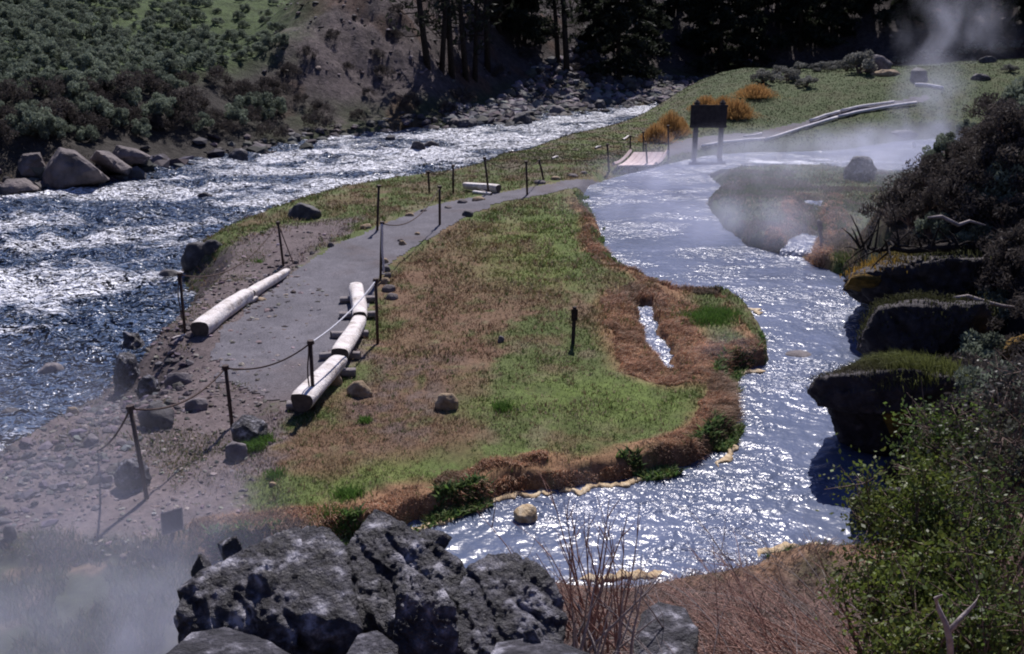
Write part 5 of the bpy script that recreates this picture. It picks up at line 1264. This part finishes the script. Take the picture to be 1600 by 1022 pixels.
# ------------------------------------------------------------------ steam over the hot water
def steam(c, rad, dens, lab, seed, scale=1.0, rise=.0, col=(.80,.83,1.0), thr=.38):
    m = bpy.data.materials.new('steam'); m.use_nodes = True; nt = m.node_tree; nt.nodes.clear()
    out = N(nt, 'ShaderNodeOutputMaterial'); v = N(nt, 'ShaderNodeVolumePrincipled'); v.inputs['Color'].default_value = (*col, 1); v.inputs['Anisotropy'].default_value = .25
    nt.links.new(v.outputs[0], out.inputs['Volume'])
    tc = N(nt, 'ShaderNodeTexCoord'); ln = N(nt, 'ShaderNodeVectorMath', operation='LENGTH'); nt.links.new(tc.outputs['Object'], ln.inputs[0])
    fo = N(nt, 'ShaderNodeMapRange', interpolation_type='SMOOTHSTEP'); fo.inputs[1].default_value = 1.0; fo.inputs[2].default_value = .15; nt.links.new(ln.outputs['Value'], fo.inputs[0])
    mp = N(nt, 'ShaderNodeMapping'); mp.inputs['Scale'].default_value = (rad[0]*scale, rad[1]*scale, rad[2]*scale*.75); mp.inputs['Location'].default_value = (seed*3.7, seed*1.3, seed); nt.links.new(tc.outputs['Object'], mp.inputs[0])
    n = N(nt, 'ShaderNodeTexNoise'); n.inputs['Scale'].default_value = 1.0; n.inputs['Detail'].default_value = 3; n.inputs['Distortion'].default_value = .6; nt.links.new(mp.outputs[0], n.inputs['Vector'])
    r = N(nt, 'ShaderNodeMapRange', interpolation_type='SMOOTHSTEP'); r.inputs[1].default_value = thr; r.inputs[2].default_value = .78; nt.links.new(n.outputs['Fac'], r.inputs[0])
    mu = N(nt, 'ShaderNodeMath', operation='MULTIPLY'); nt.links.new(fo.outputs[0], mu.inputs[0]); nt.links.new(r.outputs[0], mu.inputs[1])
    m2 = N(nt, 'ShaderNodeMath', operation='MULTIPLY'); nt.links.new(mu.outputs[0], m2.inputs[0]); m2.inputs[1].default_value = dens; nt.links.new(m2.outputs[0], v.inputs['Density'])
    V, F = ico(3); o = link('steam', np_mesh('steam', V, F, True), m); o.location = c; o.scale = rad; tag(o, lab, None, None, 'stuff')
for (px, py, Y, rad, dens, sc, rise) in [
 (40,990,8.4,(4.2,2.6,1.5),.62,.9,0),(200,960,8.0,(2.6,1.6,1.0),.65,1.1,0),(60,800,10.0,(3.4,2.2,1.5),.20,.8,0),(-20,660,12.5,(3.2,2.5,1.3),.3,.7,0),(330,800,10.2,(1.2,1.2,.6),.35,1.2,0),
 (1060,275,36,(4.2,4.5,1.2),.36,.6,0),(1260,340,25,(3.4,3,1.1),.24,.7,0),(1180,240,36,(5,4,1.0),.35,.6,0),(1400,232,38,(4.5,4,1.3),.75,.6,0),(1260,250,34,(6.5,5,1.5),.20,.45,0),(1200,330,27,(4,3,1.0),.16,.7,0),(1455,165,40,(2.0,2.5,3.0),.38,.7,0),(1150,350,25,(3.2,3,.9),.34,.7,0),(1000,330,29,(3.0,3,.9),.32,.7,0),
 (1490,55,64,(4.5,3,4),.22,.5,0),(810,258,48,(2.4,2.5,.9),.28,.6,0),(890,740,12.6,(.8,.8,.3),.8,2.0,0),(1120,545,17,(.9,.9,.4),.5,2.0,0)]:
    steam(PD(px, py, Y), rad, dens, None, px % 17+1, sc)

# same wording left on neighbours: tell them apart by their order along the row
_seen = {}
for o in list(COL.objects):
    if o.parent is None and 'label' in o and 'category' in o and o['category'] == 'bush': _seen.setdefault(o['label'], []).append(o)
for lab, os_ in _seen.items():
    if 1 < len(os_) <= 9:
        os_.sort(key=lambda o: o.location.x/max(o.location.y, 1))
        for o, wd in zip(os_, ('leftmost', 'second', 'third', 'fourth', 'fifth', 'sixth', 'seventh', 'eighth', 'ninth')): o['label'] = wd + ' ' + lab.replace('grey green ', '')
